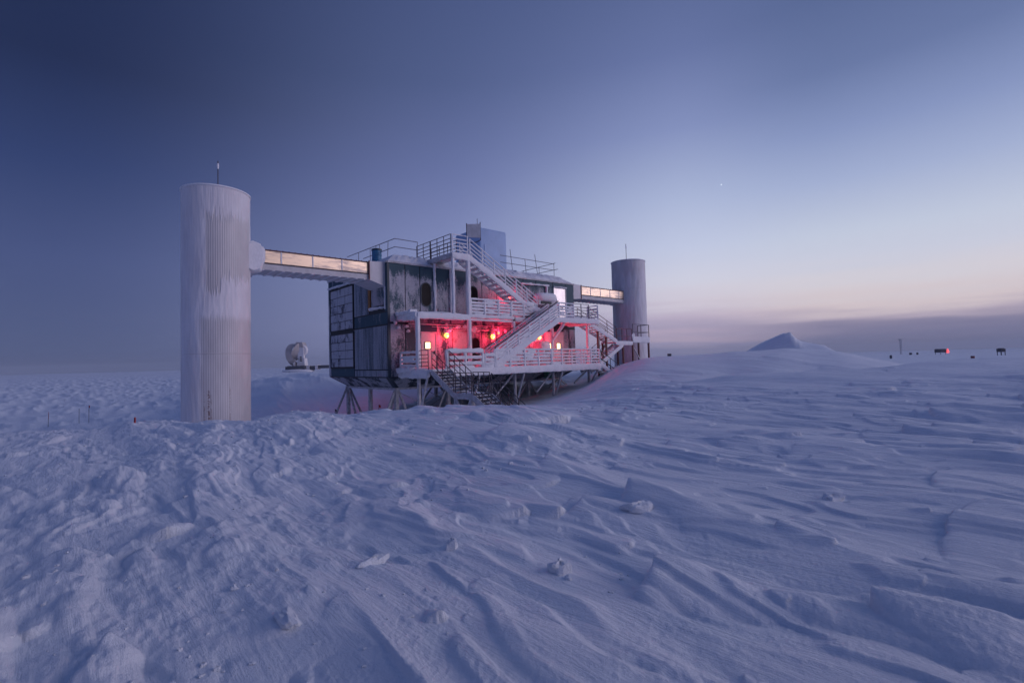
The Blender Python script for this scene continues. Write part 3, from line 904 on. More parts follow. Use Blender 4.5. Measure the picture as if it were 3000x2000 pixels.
# ------------------------------------------------------------------ railings and stairs
def railing(th, pts, h, bars, rw, pw, mat, amp=0.0, parent=None, spacing=1.3, fill=0.0, name="railing", round_=1, ends=(True, True), top=None):
    """a run of railing along pts; the posts and rails are sub-parts of one railing part (its top rail)"""
    fills = MB()
    root = None
    for a, b in zip(pts[:-1], pts[1:]):
        a, b = Vector(a), Vector(b)
        up = Vector((0, 0, 1))
        tr = MB().beam(a + up * h, b + up * h, (top or rw), (top or rw), amp=amp, round_=round_)
        if root is None:
            root = th.part(name, tr, mat)
        else:
            th.part("rail", tr, mat, root)
        for k in range(1, bars):
            q = h * (k - 0.15) / bars
            th.part("rail", MB().beam(a + up * q, b + up * q, rw, rw * (1.0 if amp == 0 else 1.15), amp=amp, round_=round_), mat, root)
        n = max(1, round((b - a).length / spacing))
        for i in range(n + 1):
            if i == 0 and (not ends[0] or a != Vector(pts[0])) and a != Vector(pts[0]):
                continue
            p = a + (b - a) * (i / n)
            th.part("post", MB().beam(p - up * .04, p + up * (h + rw * .3), pw, pw, amp=amp, round_=round_), mat, root)
        if fill > 0:
            for i in range(n):
                for k in range(bars):
                    if random.random() < fill:
                        s0 = random.uniform(0.0, 0.35); s1 = s0 + random.uniform(0.4, 0.65)
                        p0 = a + (b - a) * ((i + s0) / n); p1 = a + (b - a) * ((i + min(1, s1)) / n)
                        q = h * (k + 0.42) / bars
                        fills.beam(p0 + up * q, p1 + up * q, rw * .8, h / bars * .85, amp=.02, round_=1)
    if fills.v:
        th.part("snow_fill", fills, RIME, root, kind="stuff")
    return root

def stair(th, p0, p1, width_v, mat, str_h, str_w, tread_mat, n, amp=0.02, rnd=1, tread_t=0.05):
    """flight between p0 (top) and p1 (foot) on its outer edge; it spans width_v towards +v"""
    p0, p1 = Vector(p0), Vector(p1)
    for s in (0, 1):
        o = Vector((0, s * width_v, 0))
        th.part("stringer", MB().beam(p0 + o, p1 + o, str_w, str_h, amp=amp, round_=rnd), mat)
    du = (p1.x - p0.x) / n
    for i in range(n):
        c = p0 + (p1 - p0) * ((i + 0.5) / n)
        w = abs(du) * 1.02 + .03
        th.part("tread", MB().box(c.x - w / 2, c.x + w / 2, c.y + str_w * .5, c.y + width_v - str_w * .5, c.z - tread_t / 2 + .03, c.z + tread_t / 2 + .03), tread_mat, None, False)

# ---- lower deck
ZD, ZD2 = 1.40, 4.43
deck = Thing("lower_deck", "long snow-laden lower deck on posts along the front of the teal laboratory", "deck", (7.5, -1.5, 0))
slab = MB()
deck.part("floor", MB().box(0.62, 14.40, -2.95, -.12, ZD - .14, ZD), RIME, None, False)
deck.part("fascia", MB().beam((1.80, -3.0, ZD - .20), (14.45, -3.0, ZD - .20), .20, .46, amp=.025, round_=2), RIME)
deck.part("fascia", MB().beam((0.60, -3.02, ZD - .22), (0.60, -.05, ZD - .22), .22, .48, amp=.04, round_=2), RIME)
deck.part("fascia", MB().beam((14.42, -3.0, ZD - .20), (14.42, -.1, ZD - .20), .18, .42, amp=.02, round_=2), RIME)
deck.part("snow_lump", MB().beam((0.50, -.10, ZD - .06), (0.56, -1.5, ZD - .02), .34, .30, n=16, amp=.075, round_=2), RIME)
deck.part("snow_lump", MB().beam((0.54, -.5, ZD - .36), (0.54, -2.2, ZD - .38), .28, .16, n=18, amp=.06, round_=2), RIME)
for k in range(7):
    deck.part("joist", MB().beam((1.2 + k * 2.1, -2.9, ZD - .22), (1.2 + k * 2.1, -.2, ZD - .22), .08, .14), STEEL, None, False)
POSTU = (0.65, 4.0, 7.37, 10.75, 14.37)
for u in POSTU:
    zg = gz_lab(u, -2) - .5
    lg = deck.part("leg", MB().beam((u, -2.0, zg), (u, -2.0, ZD - .3), .17, .17, amp=.008, round_=1), STEEL)
    deck.part("brace", MB().beam((u, -2.05, max(zg + .3, -0.95)), (u, -2.88, ZD - .38), .11, .11, amp=.01, round_=1), STEEL, lg)
    if u > 5:
        deck.part("brace", MB().beam((u, -1.95, ZD - .4), (u - 1.5, -1.95, max(zg + .5, -.3)), .11, .11, amp=.01, round_=1), STEEL, lg)
railing(deck, [(0.66, -.15, ZD), (0.66, -2.0, ZD)], 0.92, 4, .13, .16, RIME, .02, fill=.35)
railing(deck, [(0.66, -2.06, ZD), (0.66, -2.95, ZD)], 0.98, 5, .045, .05, RAILM, spacing=2)
railing(deck, [(1.80, -2.95, ZD), (4.15, -2.95, ZD)], 0.93, 3, .17, .17, RIME, .03, fill=.12, spacing=1.2, top=.26)
railing(deck, [(4.30, -2.95, ZD), (5.0, -2.95, ZD)], 0.70, 3, .18, .16, RIME, .035, fill=.5, spacing=.7, top=.24)
railing(deck, [(5.0, -2.98, ZD), (9.6, -2.98, ZD)], 0.98, 5, .13, .17, RIME, .02, fill=.5, spacing=1.15)
railing(deck, [(9.6, -2.98, ZD), (14.40, -2.98, ZD)], 0.98, 5, .085, .12, RIME, .012, fill=.08, spacing=1.0)
railing(deck, [(14.40, -2.95, ZD), (14.40, -.2, ZD)], 0.98, 5, .085, .10, RIME, .012, spacing=1.2)
for (u, v, rx, ry, rz) in ((2.9, -2.8, .8, .25, .14), (4.6, -2.75, .5, .3, .22), (7.0, -.7, 1.6, .5, .12), (10.2, -2.7, 1.0, .3, .2), (1.1, -1.1, .5, .8, .08)):
    deck.part("snow_lump", MB().lump((u, v, ZD + .02), rx, ry, rz, .12, 8, 16), RIME)

# ---- upper deck
bal = Thing("upper_deck", "rimed upper deck along the second storey, carried by white posts over the red lamps", "deck", (7.5, -1.0, 4.0))
bal.part("floor", MB().box(0.64, 14.40, -1.95, -.12, ZD2 - .13, ZD2), RIME, None, False)
bal.part("floor", MB().box(10.35, 14.40, -2.95, -1.955, ZD2 - .13, ZD2), RIME, None, False)
bal.part("fascia", MB().beam((0.62, -2.0, ZD2 - .17), (4.05, -2.0, ZD2 - .17), .22, .36, amp=.025, round_=2), RIME)
bal.part("fascia", MB().beam((4.05, -2.0, ZD2 - .08), (7.45, -2.0, ZD2 - .08), .20, .24, amp=.02, round_=2), RIME)
bal.part("fascia", MB().beam((4.05, -1.96, ZD2 - .29), (7.40, -1.96, ZD2 - .29), .14, .13, amp=.02, round_=2), RIME)
bal.part("fascia", MB().beam((7.45, -2.0, ZD2 - .17), (10.4, -2.0, ZD2 - .17), .18, .34, amp=.02, round_=2), RIME)
bal.part("fascia", MB().beam((10.35, -3.0, ZD2 - .16), (14.42, -3.0, ZD2 - .16), .18, .36, amp=.02, round_=2), RIME)
bal.part("fascia", MB().beam((14.42, -3.0, ZD2 - .16), (14.42, -.1, ZD2 - .16), .18, .34, amp=.02, round_=2), RIME)
bal.part("fascia", MB().beam((0.60, -2.02, ZD2 - .16), (0.60, -.05, ZD2 - .16), .22, .36, amp=.05, round_=2), RIME)
bal.part("snow_lump", MB().beam((0.58, -.08, ZD2 + .03), (0.66, -1.6, ZD2 + .02), .42, .24, n=18, amp=.075, round_=2), RIME)
bal.part("snow_lump", MB().beam((0.56, -.5, ZD2 - .36), (0.58, -1.9, ZD2 - .34), .26, .12, n=16, amp=.06, round_=2), RIME)
for k in range(7):
    bal.part("joist", MB().beam((1.2 + k * 2.1, -1.9, ZD2 - .20), (1.2 + k * 2.1, -.15, ZD2 - .20), .09, .12), STEEL, None, False)
bal.part("channel", MB().beam((7.42, -2.02, ZD2 - .62), (7.42, -2.02, ZD2 - .02), .10, .12), RAILM, None, False)
for u in POSTU:
    bal.part("post", MB().beam((u, -2.0, ZD - .1), (u, -2.0, ZD2 - .28), .23 if u < 8 else .19, .23 if u < 8 else .19, amp=.012, round_=1), RIME)
for u in (10.75,):
    bal.part("brace", MB().beam((u, -2.05, 3.05), (u + .25, -2.9, ZD2 - .30), .15, .15, amp=.015, round_=1), RIME)
    bal.part("brace", MB().beam((u + .05, -2.0, 3.0), (u + 1.25, -2.0, ZD2 - .30), .15, .15, amp=.015, round_=1), RIME)
railing(bal, [(4.12, -1.97, ZD2), (9.3, -1.97, ZD2)], 0.92, 5, .125, .18, RIME, .016, fill=.22, spacing=1.15)
railing(bal, [(10.45, -2.97, ZD2), (11.85, -2.97, ZD2)], 0.95, 5, .10, .11, RIME, .012, fill=.1, spacing=.7)
railing(bal, [(11.85, -2.97, ZD2), (13.4, -2.97, ZD2)], 0.98, 5, .05, .07, GREYRAIL, 0, spacing=.8)
railing(bal, [(14.40, -2.95, ZD2), (14.40, -2.05, ZD2)], 0.98, 5, .07, .09, RIME, .01, spacing=.9)
bal.part("snow_lump", MB().lump((12.6, -2.6, ZD2 + .02), 1.1, .35, .16, .12, 8, 16), RIME)
bal.part("snow_lump", MB().lump((9.4, -1.0, ZD2 + .02), .9, .7, .16, .12, 8, 16), RIME)
bal.part("snow_lump", MB().lump((2.4, -1.5, ZD2 + .02), 1.5, .45, .07, .12, 8, 16), RIME)
bal.part("bollard", MB().beam((12.4, -2.3, ZD2), (12.4, -2.3, ZD2 + .95), .16, .16, amp=.02, round_=1), RIME)

# ---- roof landing and its stair
rst = Thing("roof_stair", "rimed stair and landing climbing from the upper deck to the roof of the laboratory", "stair", (4.0, -1.5, 4.43))
ZL = 7.86
rst.part("landing_floor", MB().box(2.92, 4.06, -1.95, 1.9, ZL - .08, ZL), RIME, None, False)
rst.part("fascia", MB().beam((2.90, -2.0, ZL - .16), (4.12, -2.0, ZL - .16), .20, .40, amp=.02, round_=2), RIME)
rst.part("fascia", MB().beam((2.92, -2.0, ZL - .14), (2.92, .6, ZL - .14), .16, .32, amp=.015, round_=2), STEEL)
rst.part("post", MB().beam((2.98, -1.97, ZD2 - .05), (2.98, -1.97, ZL - .3), .17, .17, amp=.012, round_=1), RIME)
rst.part("post", MB().beam((4.02, -1.97, ZD2 - .05), (4.02, -1.97, ZL - .3), .25, .25, amp=.012, round_=1), RIME)
stair(rst, (4.10, -2.0, ZL - .14), (9.55, -2.0, ZD2 + .20), 1.0, RIME, .36, .14, RIME, 15, tread_t=.07)
railing(rst, [(2.95, 1.85, ZL), (2.95, .32, ZL)], 1.08, 5, .045, .05, RAILM, spacing=.8)
railing(rst, [(2.95, .25, ZL), (2.95, -1.85, ZL)], 1.08, 5, .045, .05, RAILM, spacing=.75)
railing(rst, [(2.97, -1.97, ZL), (4.02, -1.97, ZL)], 1.06, 5, .055, .08, RIME, .006, spacing=1.1)
railing(rst, [(4.0, 1.85, ZL), (4.0, -.9, ZL)], 1.06, 5, .045, .05, RAILM, spacing=.9)
railing(rst, [(4.16, -2.0, ZL + .02), (9.45, -2.0, ZD2 + .42)], 0.92, 4, .06, .075, RIME, .008, spacing=1.1)
railing(rst, [(4.16, -1.0, ZL + .02), (9.45, -1.0, ZD2 + .42)], 0.92, 4, .05, .065, RIME, .008, spacing=1.1)
for t in (0.86, 0.95):
    rst.part("snow_lump", MB().lump((4.1 + 5.4 * t, -1.7, ZL + (ZD2 - ZL) * t + .35), .55, .45, .22, .15), RIME)

# ---- stair between the two decks
dst = Thing("deck_stair", "rime filled stair with dark handrails rising from the lower deck to the upper deck", "stair", (7.5, -2.5, 1.4))
stair(dst, (10.45, -3.0, ZD2 - .10), (4.95, -3.0, ZD + .02), .95, RIME, .36, .15, RIME, 16, tread_t=.10)
def flight_rails(th, p0, p1, h, bars, rw, pw, mat, amp, fill, sp, topmat):
    p0, p1 = Vector(p0), Vector(p1)
    root = railing(th, [p0, p1], h - .12, bars, rw, pw, mat, amp, fill=fill, spacing=sp)
    up = Vector((0, 0, h))
    th.part("handrail", MB().path([p1 + Vector((0, 0, .05)), p1 + up, p0 + up], .032), topmat, root)
flight_rails(dst, (10.40, -3.0, ZD2 + .05), (5.05, -3.0, ZD + .12), 1.0, 5, .105, .14, RIME, .015, .30, 1.1, RAILM)
flight_rails(dst, (10.40, -2.06, ZD2 + .05), (5.05, -2.06, ZD + .12), 1.0, 5, .10, .12, RIME, .015, .25, 1.1, RAILM)
dst.part("side_snow", MB().beam((7.6, -2.98, ZD2 - 1.62), (5.3, -2.98, ZD + .22), .15, .42, amp=.035, round_=2), RIME)

# ---- access stair down to the snow
ast = Thing("access_stair", "dark railed open tread stair running out from the lower deck down to the snow", "stair", (1.15, -6.0, 0))
ZM, SU0, SU1 = 0.26, 0.66, 1.70
def open_flight(va, za, vb, zb, n):
    for u in (SU0, SU1):
        ast.part("stringer", MB().beam((u, va, za), (u, vb, zb), .08, .30, amp=.008, round_=1), STEEL)
    for i in range(n):
        q = (i + .5) / n
        v, z = va + (vb - va) * q, za + (zb - za) * q + .07
        w = abs(vb - va) / n * .78
        tr = ast.part("tread", MB().box(SU0 + .045, SU1 - .045, v - w / 2, v + w / 2, z - .02, z + .02), RAILM, None, False)
        ast.part("tread_snow", MB().beam((SU0 + .12, v + w * .1, z + .035), (SU1 - .12, v + w * .1, z + .035), w * .6, .05, amp=.012, round_=1), RIME, tr)
ast.part("landing_floor", MB().box(SU0, SU1, -3.32, -2.96, ZD - .12, ZD), RIME, None, False)
open_flight(-3.25, ZD - .14, -5.22, ZM - .12, 8)
ast.part("landing_floor", MB().box(SU0 + .045, SU1 - .045, -6.68, -5.20, ZM - .06, ZM), RAILM, None, False)
ast.part("landing_snow", MB().lump((1.2, -6.0, ZM), .42, .6, .06, .2, 6, 14), RIME)
for u in (SU0, SU1):
    ast.part("fascia", MB().beam((u, -5.18, ZM - .12), (u, -6.72, ZM - .12), .08, .30, amp=.010, round_=1), STEEL)
open_flight(-6.66, ZM - .12, -9.2, -1.30, 10)
for u in (SU0, SU1):
    railing(ast, [(u, -3.30, ZD), (u, -5.18, ZM + .05)], .93, 3, .042, .045, RAILM, spacing=.62)
    railing(ast, [(u, -5.32, ZM), (u, -6.60, ZM)], .96, 3, .045, .05, RAILM, spacing=.45)
    railing(ast, [(u, -6.74, ZM - .02), (u, -9.2, -1.22)], .93, 4, .042, .045, RAILM, spacing=.75)
for (u, v) in ((SU0, -5.3), (SU0, -6.55), (SU1, -5.3), (SU1, -6.55)):
    zg = gz_lab(u, v) - .4
    ast.part("leg", MB().beam((u, v, zg), (u, v, ZM - .2), .15, .15, amp=.008, round_=1), STEEL)
for (u, a, b) in ((SU0, -5.4, -6.1), (SU0, -6.5, -5.9), (SU1, -5.4, -6.3), (SU1, -6.5, -5.7)):
    ast.part("brace", MB().beam((u, a, ZM - .25), (u, b, -1.4), .09, .09), LEGM, None, False)

# ---- stairs at the far end, by the far tower
fst = Thing("tower_stair", "thin railed stair and landings stepping down from the upper deck toward the farther tower", "stair", (17.0, -2.0, 0))
RS = STEEL
def far_flight(p0, p1, wv, n, tm=RIME):
    stair(fst, p0, p1, wv, RIME, .30, .12, tm, n, amp=.012, rnd=1, tread_t=.05)
far_flight((14.45, -2.0, ZD2 - .12), (17.75, -2.0, 2.98), 1.0, 9)
fst.part("landing_floor", MB().box(17.6, 19.75, -2.0, -.6, 2.86, 2.96), RIME, None, False)
fst.part("fascia", MB().beam((17.6, -2.02, 2.86), (19.75, -2.02, 2.86), .12, .32, amp=.012, round_=1), RIME)
railing(fst, [(14.5, -2.0, ZD2), (17.7, -2.0, 3.06)], 1.0, 4, .045, .05, RUSTRAIL, spacing=1.1)
railing(fst, [(14.5, -1.0, ZD2), (17.7, -1.0, 3.06)], 1.0, 4, .045, .05, RUSTRAIL, spacing=1.1)
railing(fst, [(17.8, -2.0, 2.96), (19.7, -2.0, 2.96)], 1.0, 2, .05, .06, RUSTRAIL, spacing=.65)
railing(fst, [(14.5, -2.9, ZD2), (14.5, -2.1, ZD2)], 1.0, 4, .045, .05, RAILM, spacing=.8)
far_flight((18.5, -2.0, 2.72), (14.6, -2.0, 0.80), .9, 12)
railing(fst, [(17.6, -1.1, 2.5), (15.2, -1.1, 1.2)], .95, 3, .04, .045, RUSTRAIL, spacing=.9)
far_flight((14.5, -2.95, ZD - .05), (16.9, -2.95, 0.1), .9, 8)
railing(fst, [(14.5, -2.95, ZD - .02), (16.8, -2.95, 0.2)], .95, 2, .05, .05, RAILM, spacing=1.1)
railing(fst, [(14.5, -2.05, ZD - .02), (16.8, -2.05, 0.2)], .95, 2, .05, .05, RAILM, spacing=1.1)
for (u, v) in ((15.65, -1.9), (16.6, -1.9), (17.7, -.7), (19.6, -.7)):
    zt = 3.7 if u < 16 else (3.3 if u < 17 else 2.9)
    fst.part("leg", MB().beam((u, v, gz_lab(u, v) - .4), (u, v, zt), .12, .12), RUSTRAIL, None, False)
fst.part("brace", MB().beam((15.65, -1.9, 1.6), (16.6, -1.9, 2.9), .08, .08), RUSTRAIL, None, False)
fst.part("brace", MB().beam((16.6, -1.9, 1.5), (15.75, -1.9, 2.4), .08, .08), RUSTRAIL, None, False)

tpf = Thing("tower_platform", "small railed platform on rusty legs standing against the farther tower", "platform", (21.0, -1.4, 0))
tpf.part("floor", MB().box(19.85, 22.1, -1.98, -.85, 3.0, 3.1), RIME, None, False)
tpf.part("fascia", MB().beam((19.8, -2.0, 3.14), (22.1, -2.0, 3.14), .14, .50, amp=.02, round_=2), RIME)
tpf.part("snow_lump", MB().lump((19.9, -1.9, 3.3), .2, .2, .35, .25), RIME)
railing(tpf, [(19.85, -2.0, 3.3), (22.08, -2.0, 3.3)], 1.05, 2, .06, .07, GREYRAIL, spacing=1.1)
railing(tpf, [(22.08, -2.0, 3.3), (22.08, -.95, 3.3)], 1.05, 2, .06, .07, RAILM, spacing=1.0)
for (u, v) in ((19.85, -1.95), (22.05, -1.95), (19.9, -1.0), (22.05, -1.0)):
    tpf.part("leg", MB().beam((u, v, gz_lab(u, v) - .5), (u, v, 2.95), .12, .12), RUSTRAIL, None, False)
tpf.part("brace", MB().beam((19.9, -1.95, 2.6), (21.6, -1.95, 0.6), .07, .07), STEEL, None, False)

# ------------------------------------------------------------------ red lamps
LAMP_W = 115.0
def wall_lamp(u, z, label, s=1.0, power=LAMP_W, v=-.26, bulb=BULB, face=-1):
    t = Thing("wall_lamp", label, "lamp", (u, v, z), "red lamps on the laboratory walls")
    w = -v if face < 0 else 0
    t.part("arm", MB().tube((u, v, z + .34 * s), (u, v - face * .30, z + .40 * s), .03), STEEL)
    t.part("hood", MB().lathe((u, v, z + .06 * s), [(.15 * s, 0), (.17 * s, .05 * s), (.13 * s, .22 * s), (.07 * s, .42 * s), (.09 * s, .56 * s), (.03 * s, .62 * s)], 12), RIME)
    b = t.part("bulb", MB().lathe((u, v, z - .20 * s), [(.03 * s, -.03), (.10 * s, .02 * s), (.135 * s, .11 * s), (.12 * s, .20 * s), (.07 * s, .25 * s)], 12), bulb)
    ld = bpy.data.lights.new("red_glow", "POINT")
    ld.energy = power
    ld.color = (1.0, 0.018, 0.075)
    ld.shadow_soft_size = 0.10
    lo = bpy.data.objects.new("red_glow", ld)
    COL.objects.link(lo)
    lo.parent = t.o
    lo.location = (0, face * .16, -.14 * s)
    b.visible_shadow = True
    return t
wall_lamp(3.62, 3.40, "red wall lamp beside the single door with a lit window on the lower deck")
wall_lamp(7.14, 3.38, "red wall lamp just left of the deck stair, over the lower round window")
wall_lamp(7.62, 3.58, "small dim red bulb close beside a bigger red lamp by the deck stair", 0.55, 25.0, bulb=BULB2)
wall_lamp(11.30, 3.38, "red wall lamp under the deck stair beside the double doors", 1.0, 190.0)
wall_lamp(8.55, 5.95, "red wall lamp on the upper storey behind the foot of the roof stair", 0.9, 65.0, bulb=BULB2)
wall_lamp(2.2, 2.9, "red wall lamp on the rear wall throwing pink light on the snow bank", 1.0, 55.0, v=WD + .26, bulb=BULB2, face=1)

# ------------------------------------------------------------------ things on the roof and decks
bx = Thing("roof_cabin", "pale blue insulated box standing on the laboratory roof", "cabin", (9.2, 3.4, 8.0))
def rounded_box(u0, u1, v0, v1, z0, z1, r):
    mb = MB()
    rings = [(0, z0), (0, z1 - r), (r * .3, z1 - r * .3), (r, z1)]
    vs, fs = [], []
    cs = []
    for (ins, z) in rings:
        ring = []
        for (cu, cv, a0) in ((u1 - r, v1 - r, 0), (u0 + r, v1 - r, 90), (u0 + r, v0 + r, 180), (u1 - r, v0 + r, 270)):
            for k in range(4):
                a = R(a0 + 30 * k)
                ring.append((cu + (r - ins) * math.cos(a), cv + (r - ins) * math.sin(a), z))
        cs.append(ring)
        vs += ring
    n = 16
    for i in range(len(rings) - 1):
        for k in range(n):
            fs.append((i * n + k, i * n + (k + 1) % n, (i + 1) * n + (k + 1) % n, (i + 1) * n + k))
    fs.append(tuple((len(rings) - 1) * n + k for k in range(n)))
    fs.append(tuple(range(n - 1, -1, -1)))
    return mb.add(vs, fs)
bxs = bx.part("shell", rounded_box(8.0, 10.5, 2.0, 4.95, 8.0, 11.05, .16), BLUEBOX)
bx.part("access_hatch", MB().box(8.4, 9.2, 1.965, 2.0, 8.2, 9.9), BLUEBOX, None, False)
bx.part("skid", MB().box(7.95, 10.55, 1.97, 2.15, 7.98, 8.1), TRIM, None, False)

sg = Thing("sheet_panel", "square white sheet panel on a thin post above the roof stair landing", "panel", (4.1, -2.0, 7.86))
sg.part("sheet", MB().hexa([(4.05, -1.92, 8.90), (4.80, -2.22, 8.92), (4.82, -2.18, 8.92), (4.07, -1.88, 8.90)], [(4.05, -1.92, 9.66), (4.80, -2.22, 9.74), (4.82, -2.18, 9.74), (4.07, -1.88, 9.66)]), SHEET, None, False)
sg.part("post", MB().tube((4.08, -1.86, 7.95), (4.08, -1.86, 9.72), .03), RAILM)
sg.part("post", MB().tube((4.84, -2.16, 8.80), (4.84, -2.16, 9.86), .025).tube((4.84, -2.16, 8.80), (4.62, -2.0, 8.66), .025).tube((4.62, -2.0, 8.66), (4.08, -1.86, 8.6), .025), RAILM)
sg.part("whip_aerial", MB().tube((4.66, -2.12, 9.7), (4.66, -2.12, 10.05), .014), RAILM)

dr = Thing("oil_drum", "blue metal drum standing on the roof above the near cable bridge", "drum", (0.9, 3.1, 7.95))
dr.part("barrel", MB().lathe((0.9, 3.1, 7.75), [(.29, 0), (.29, .28), (.31, .30), (.29, .32), (.29, .58), (.31, .60), (.29, .62), (.29, .86), (.31, .88)], 18), BLUEDRUM)
dr.part("lid", MB().lathe((0.9, 3.1, 8.632), [(.315, 0), (.315, .10), (.27, .12)], 18), TRIM)

def thin_rail(name, label, runs, posts):
    t = Thing(name, label, "railing", tuple(runs[0][0][:2]) + (8.0,))
    for pts in runs:
        t.part("rail", MB().path(pts, .022, 6), GREYRAIL)
    for (a, b) in posts:
        t.part("post", MB().tube(a, b, .020, 6), GREYRAIL)
    return t
zr = 8.98
thin_rail("roof_railing", "thin two-bar safety railing round the roof edge above the near cable bridge",
          [[(1.0, 7.7, zr + .12), (1.0, 1.0, zr), (2.5, 1.0, zr)], [(1.0, 5.2, zr - .44), (1.0, 1.0, zr - .48), (2.5, 1.0, zr - .48)]],
          [((1.0, 5.9, 7.95), (1.0, 5.9, zr + .08)), ((1.0, 4.2, 7.95), (1.0, 4.2, zr + .06)), ((1.0, 3.4, 7.95), (1.0, 3.4, zr + .03)), ((1.0, 2.9, 7.95), (1.0, 2.9, zr)), ((1.0, 1.9, 7.95), (1.05, 1.9, zr)), ((2.5, 1.0, 7.95), (2.5, 1.0, zr))])
thin_rail("roof_railing", "thin safety railing at the roof end beyond the pale blue box",
          [[(9.0, 1.0, zr + .02), (14.3, 1.0, zr)], [(9.0, 1.0, zr - .46), (14.3, 1.0, zr - .48)], [(14.3, .85, zr + .04), (14.3, 4.6, zr)], [(14.3, .6, zr - .46), (14.3, 3.2, zr - .46)]],
          [((10.1, 1.0, 7.95), (9.9, 1.0, zr + .55)), ((11.4, 1.0, 7.95), (11.3, 1.0, zr + .02)), ((12.55, 1.0, 7.95), (12.3, 1.0, zr + .48)), ((14.3, 1.0, 7.95), (14.3, 1.0, zr + .06)), ((14.3, 2.6, 7.95), (14.3, 2.6, zr)), ((14.3, 4.4, 7.95), (14.3, 4.4, zr))])

hp = Thing("heater_cabinet", "snow-capped grey cabinet standing on the lower deck before the double doors", "cabinet", (10.2, -1.6, ZD))
hp.part("case", MB().box(9.78, 10.62, -1.95, -1.25, ZD, 2.55), STEEL, None, False)
hp.part("window", MB().box(10.06, 10.56, -1.99, -1.952, 2.16, 2.50), plain("cabinet_glass", (0.12, 0.12, 0.14), .3), None, False)
hp.part("snow_cap", MB().lump((10.18, -1.6, 2.62), .54, .50, .36, .08, 10, 18, flat=-.16), RIME)
hp.part("snow_side", MB().lump((9.84, -1.8, 2.2), .20, .34, .55, .12, 10, 14), RIME)

gc = Thing("crate", "green crate tucked against the stilts under the lower deck", "crate", (11.6, -.9, .5))
gc.part("box", MB().box(11.3, 11.9, -1.0, -.6, .50, 1.12), GREEN, None, False)
gc.part("strap", MB().box(11.29, 11.91, -1.012, -.588, .62, .68).box(11.29, 11.91, -1.012, -.588, .92, .98), TRIM, None, False)

# ------------------------------------------------------------------ the two towers
def tower(u, v, rad, z1, label, frost_fn, rust_fn, ant, zant):
    P = W(u, v)
    z0 = gz(P.x, P.y) - 1.0
    t = Thing("tower", label, "tower", (P.x, P.y, z0), "corrugated cable towers at either end of the laboratory", lab=False)
    ribs = 96
    na, nz_ = ribs * 6, 150
    ang = np.arange(na) / na * 2 * np.pi
    zs = np.linspace(z0, z1, nz_)
    A, Z = np.meshgrid(ang, zs)
    # s: -1 .. 1 across the side that faces the open snow field in front
    face = math.atan2(-P.y, -P.x)
    S = np.sin(A - face)
    front = np.cos(A - face) > -0.2
    fr = frost_fn(S, Z, A) * front + (1 - front) * 0.8
    ru = rust_fn(S, Z) * front
    wave = np.cos(A * ribs) * 0.5 + 0.5
    lumps = fbm(A.ravel() * 7, Z.ravel() * 0.9, 3, 9).reshape(A.shape)
    Rr = rad + 0.010 * wave * (1 - fr * .93) + fr * (0.018 + 0.012 * lumps)
    co = np.stack([Rr * np.cos(A), Rr * np.sin(A), Z - z0], -1).reshape(-1, 3)
    i = np.arange(nz_ - 1)[:, None] * na + np.arange(na)[None]
    j = np.arange(nz_ - 1)[:, None] * na + (np.arange(na)[None] + 1) % na
    q = np.stack([i, j, j + na, i + na], -1).reshape(-1, 4)
    me = bpy.data.meshes.new("shell")
    me.vertices.add(len(co)); me.vertices.foreach_set("co", co.ravel())
    me.loops.add(q.size); me.loops.foreach_set("vertex_index", q.ravel().astype(np.int32))
    me.polygons.add(len(q)); me.polygons.foreach_set("loop_start", (np.arange(len(q)) * 4).astype(np.int32))
    me.polygons.foreach_set("use_smooth", np.ones(len(q), bool))
    me.update(calc_edges=True)
    for nm, arr in (("frost", fr), ("rust", ru)):
        at = me.attributes.new(nm, "FLOAT", "POINT")
        at.data.foreach_set("value", arr.ravel().astype(np.float32))
    me.materials.append(TOWERM)
    o = bpy.data.objects.new("shell", me)
    COL.objects.link(o)
    o.parent = t.o
    t.part("rim", MB().lathe((P.x, P.y, z1 - .05), [(rad + .02, 0), (rad + .055, .015), (rad + .055, .065), (rad + .03, .08)], 72), RIME)
    t.part("cap", MB().lathe((P.x, P.y, z1), [(rad + .02, 0), (rad * .5, .05), (.02, .08)], 48), RIME)
    for zz in ((2.35,) if rad < 1.4 else (7.6,)):
        t.part("band", MB().lathe((P.x, P.y, zz), [(rad + .006, 0), (rad + .024, .008), (rad + .024, .022), (rad + .006, .03)], 96, cap=False), TOWERM)
    ax, ay = ant
    a = t.part("aerial", MB().tube((P.x + ax, P.y + ay, z1), (P.x + ax, P.y + ay, zant), .022, 6), RAILM)
    t.part("rime_sleeve", MB().beam((P.x + ax, P.y + ay, zant - .38), (P.x + ax, P.y + ay, zant - .12), .085, .085, amp=.015, round_=1), RIME, a)
    return t, P
def frost_near(S, Z, A):
    jag = 0.35 * fbm(A * 34, Z * 1.1, 3, 31) + 0.20 * np.sign(np.sin(A * 96))* fbm(A * 96, Z * 0.2, 1, 33)
    e = lambda x, a, b: ss(x, a, b)
    p1 = e(S + .05 * jag, -.31, -.28) * e(8.35 + jag - Z, 0, .10) * e(Z - (5.55 + 1.0 * (S < .12) * -.55 + jag), 0, .10) * (S < .97)
    p2 = e(S + .06 * jag, -.50, -.38) * e(4.05 + .25 * jag - Z, 0, .35)
    p3 = e(-S - .1, .45, .55) * 0
    weak = 0.35 * e(Z - 7.9, 0, .5)
    return np.clip(1 - p1 - 0.88 * p2 - p3 - weak * .5, 0, 1)
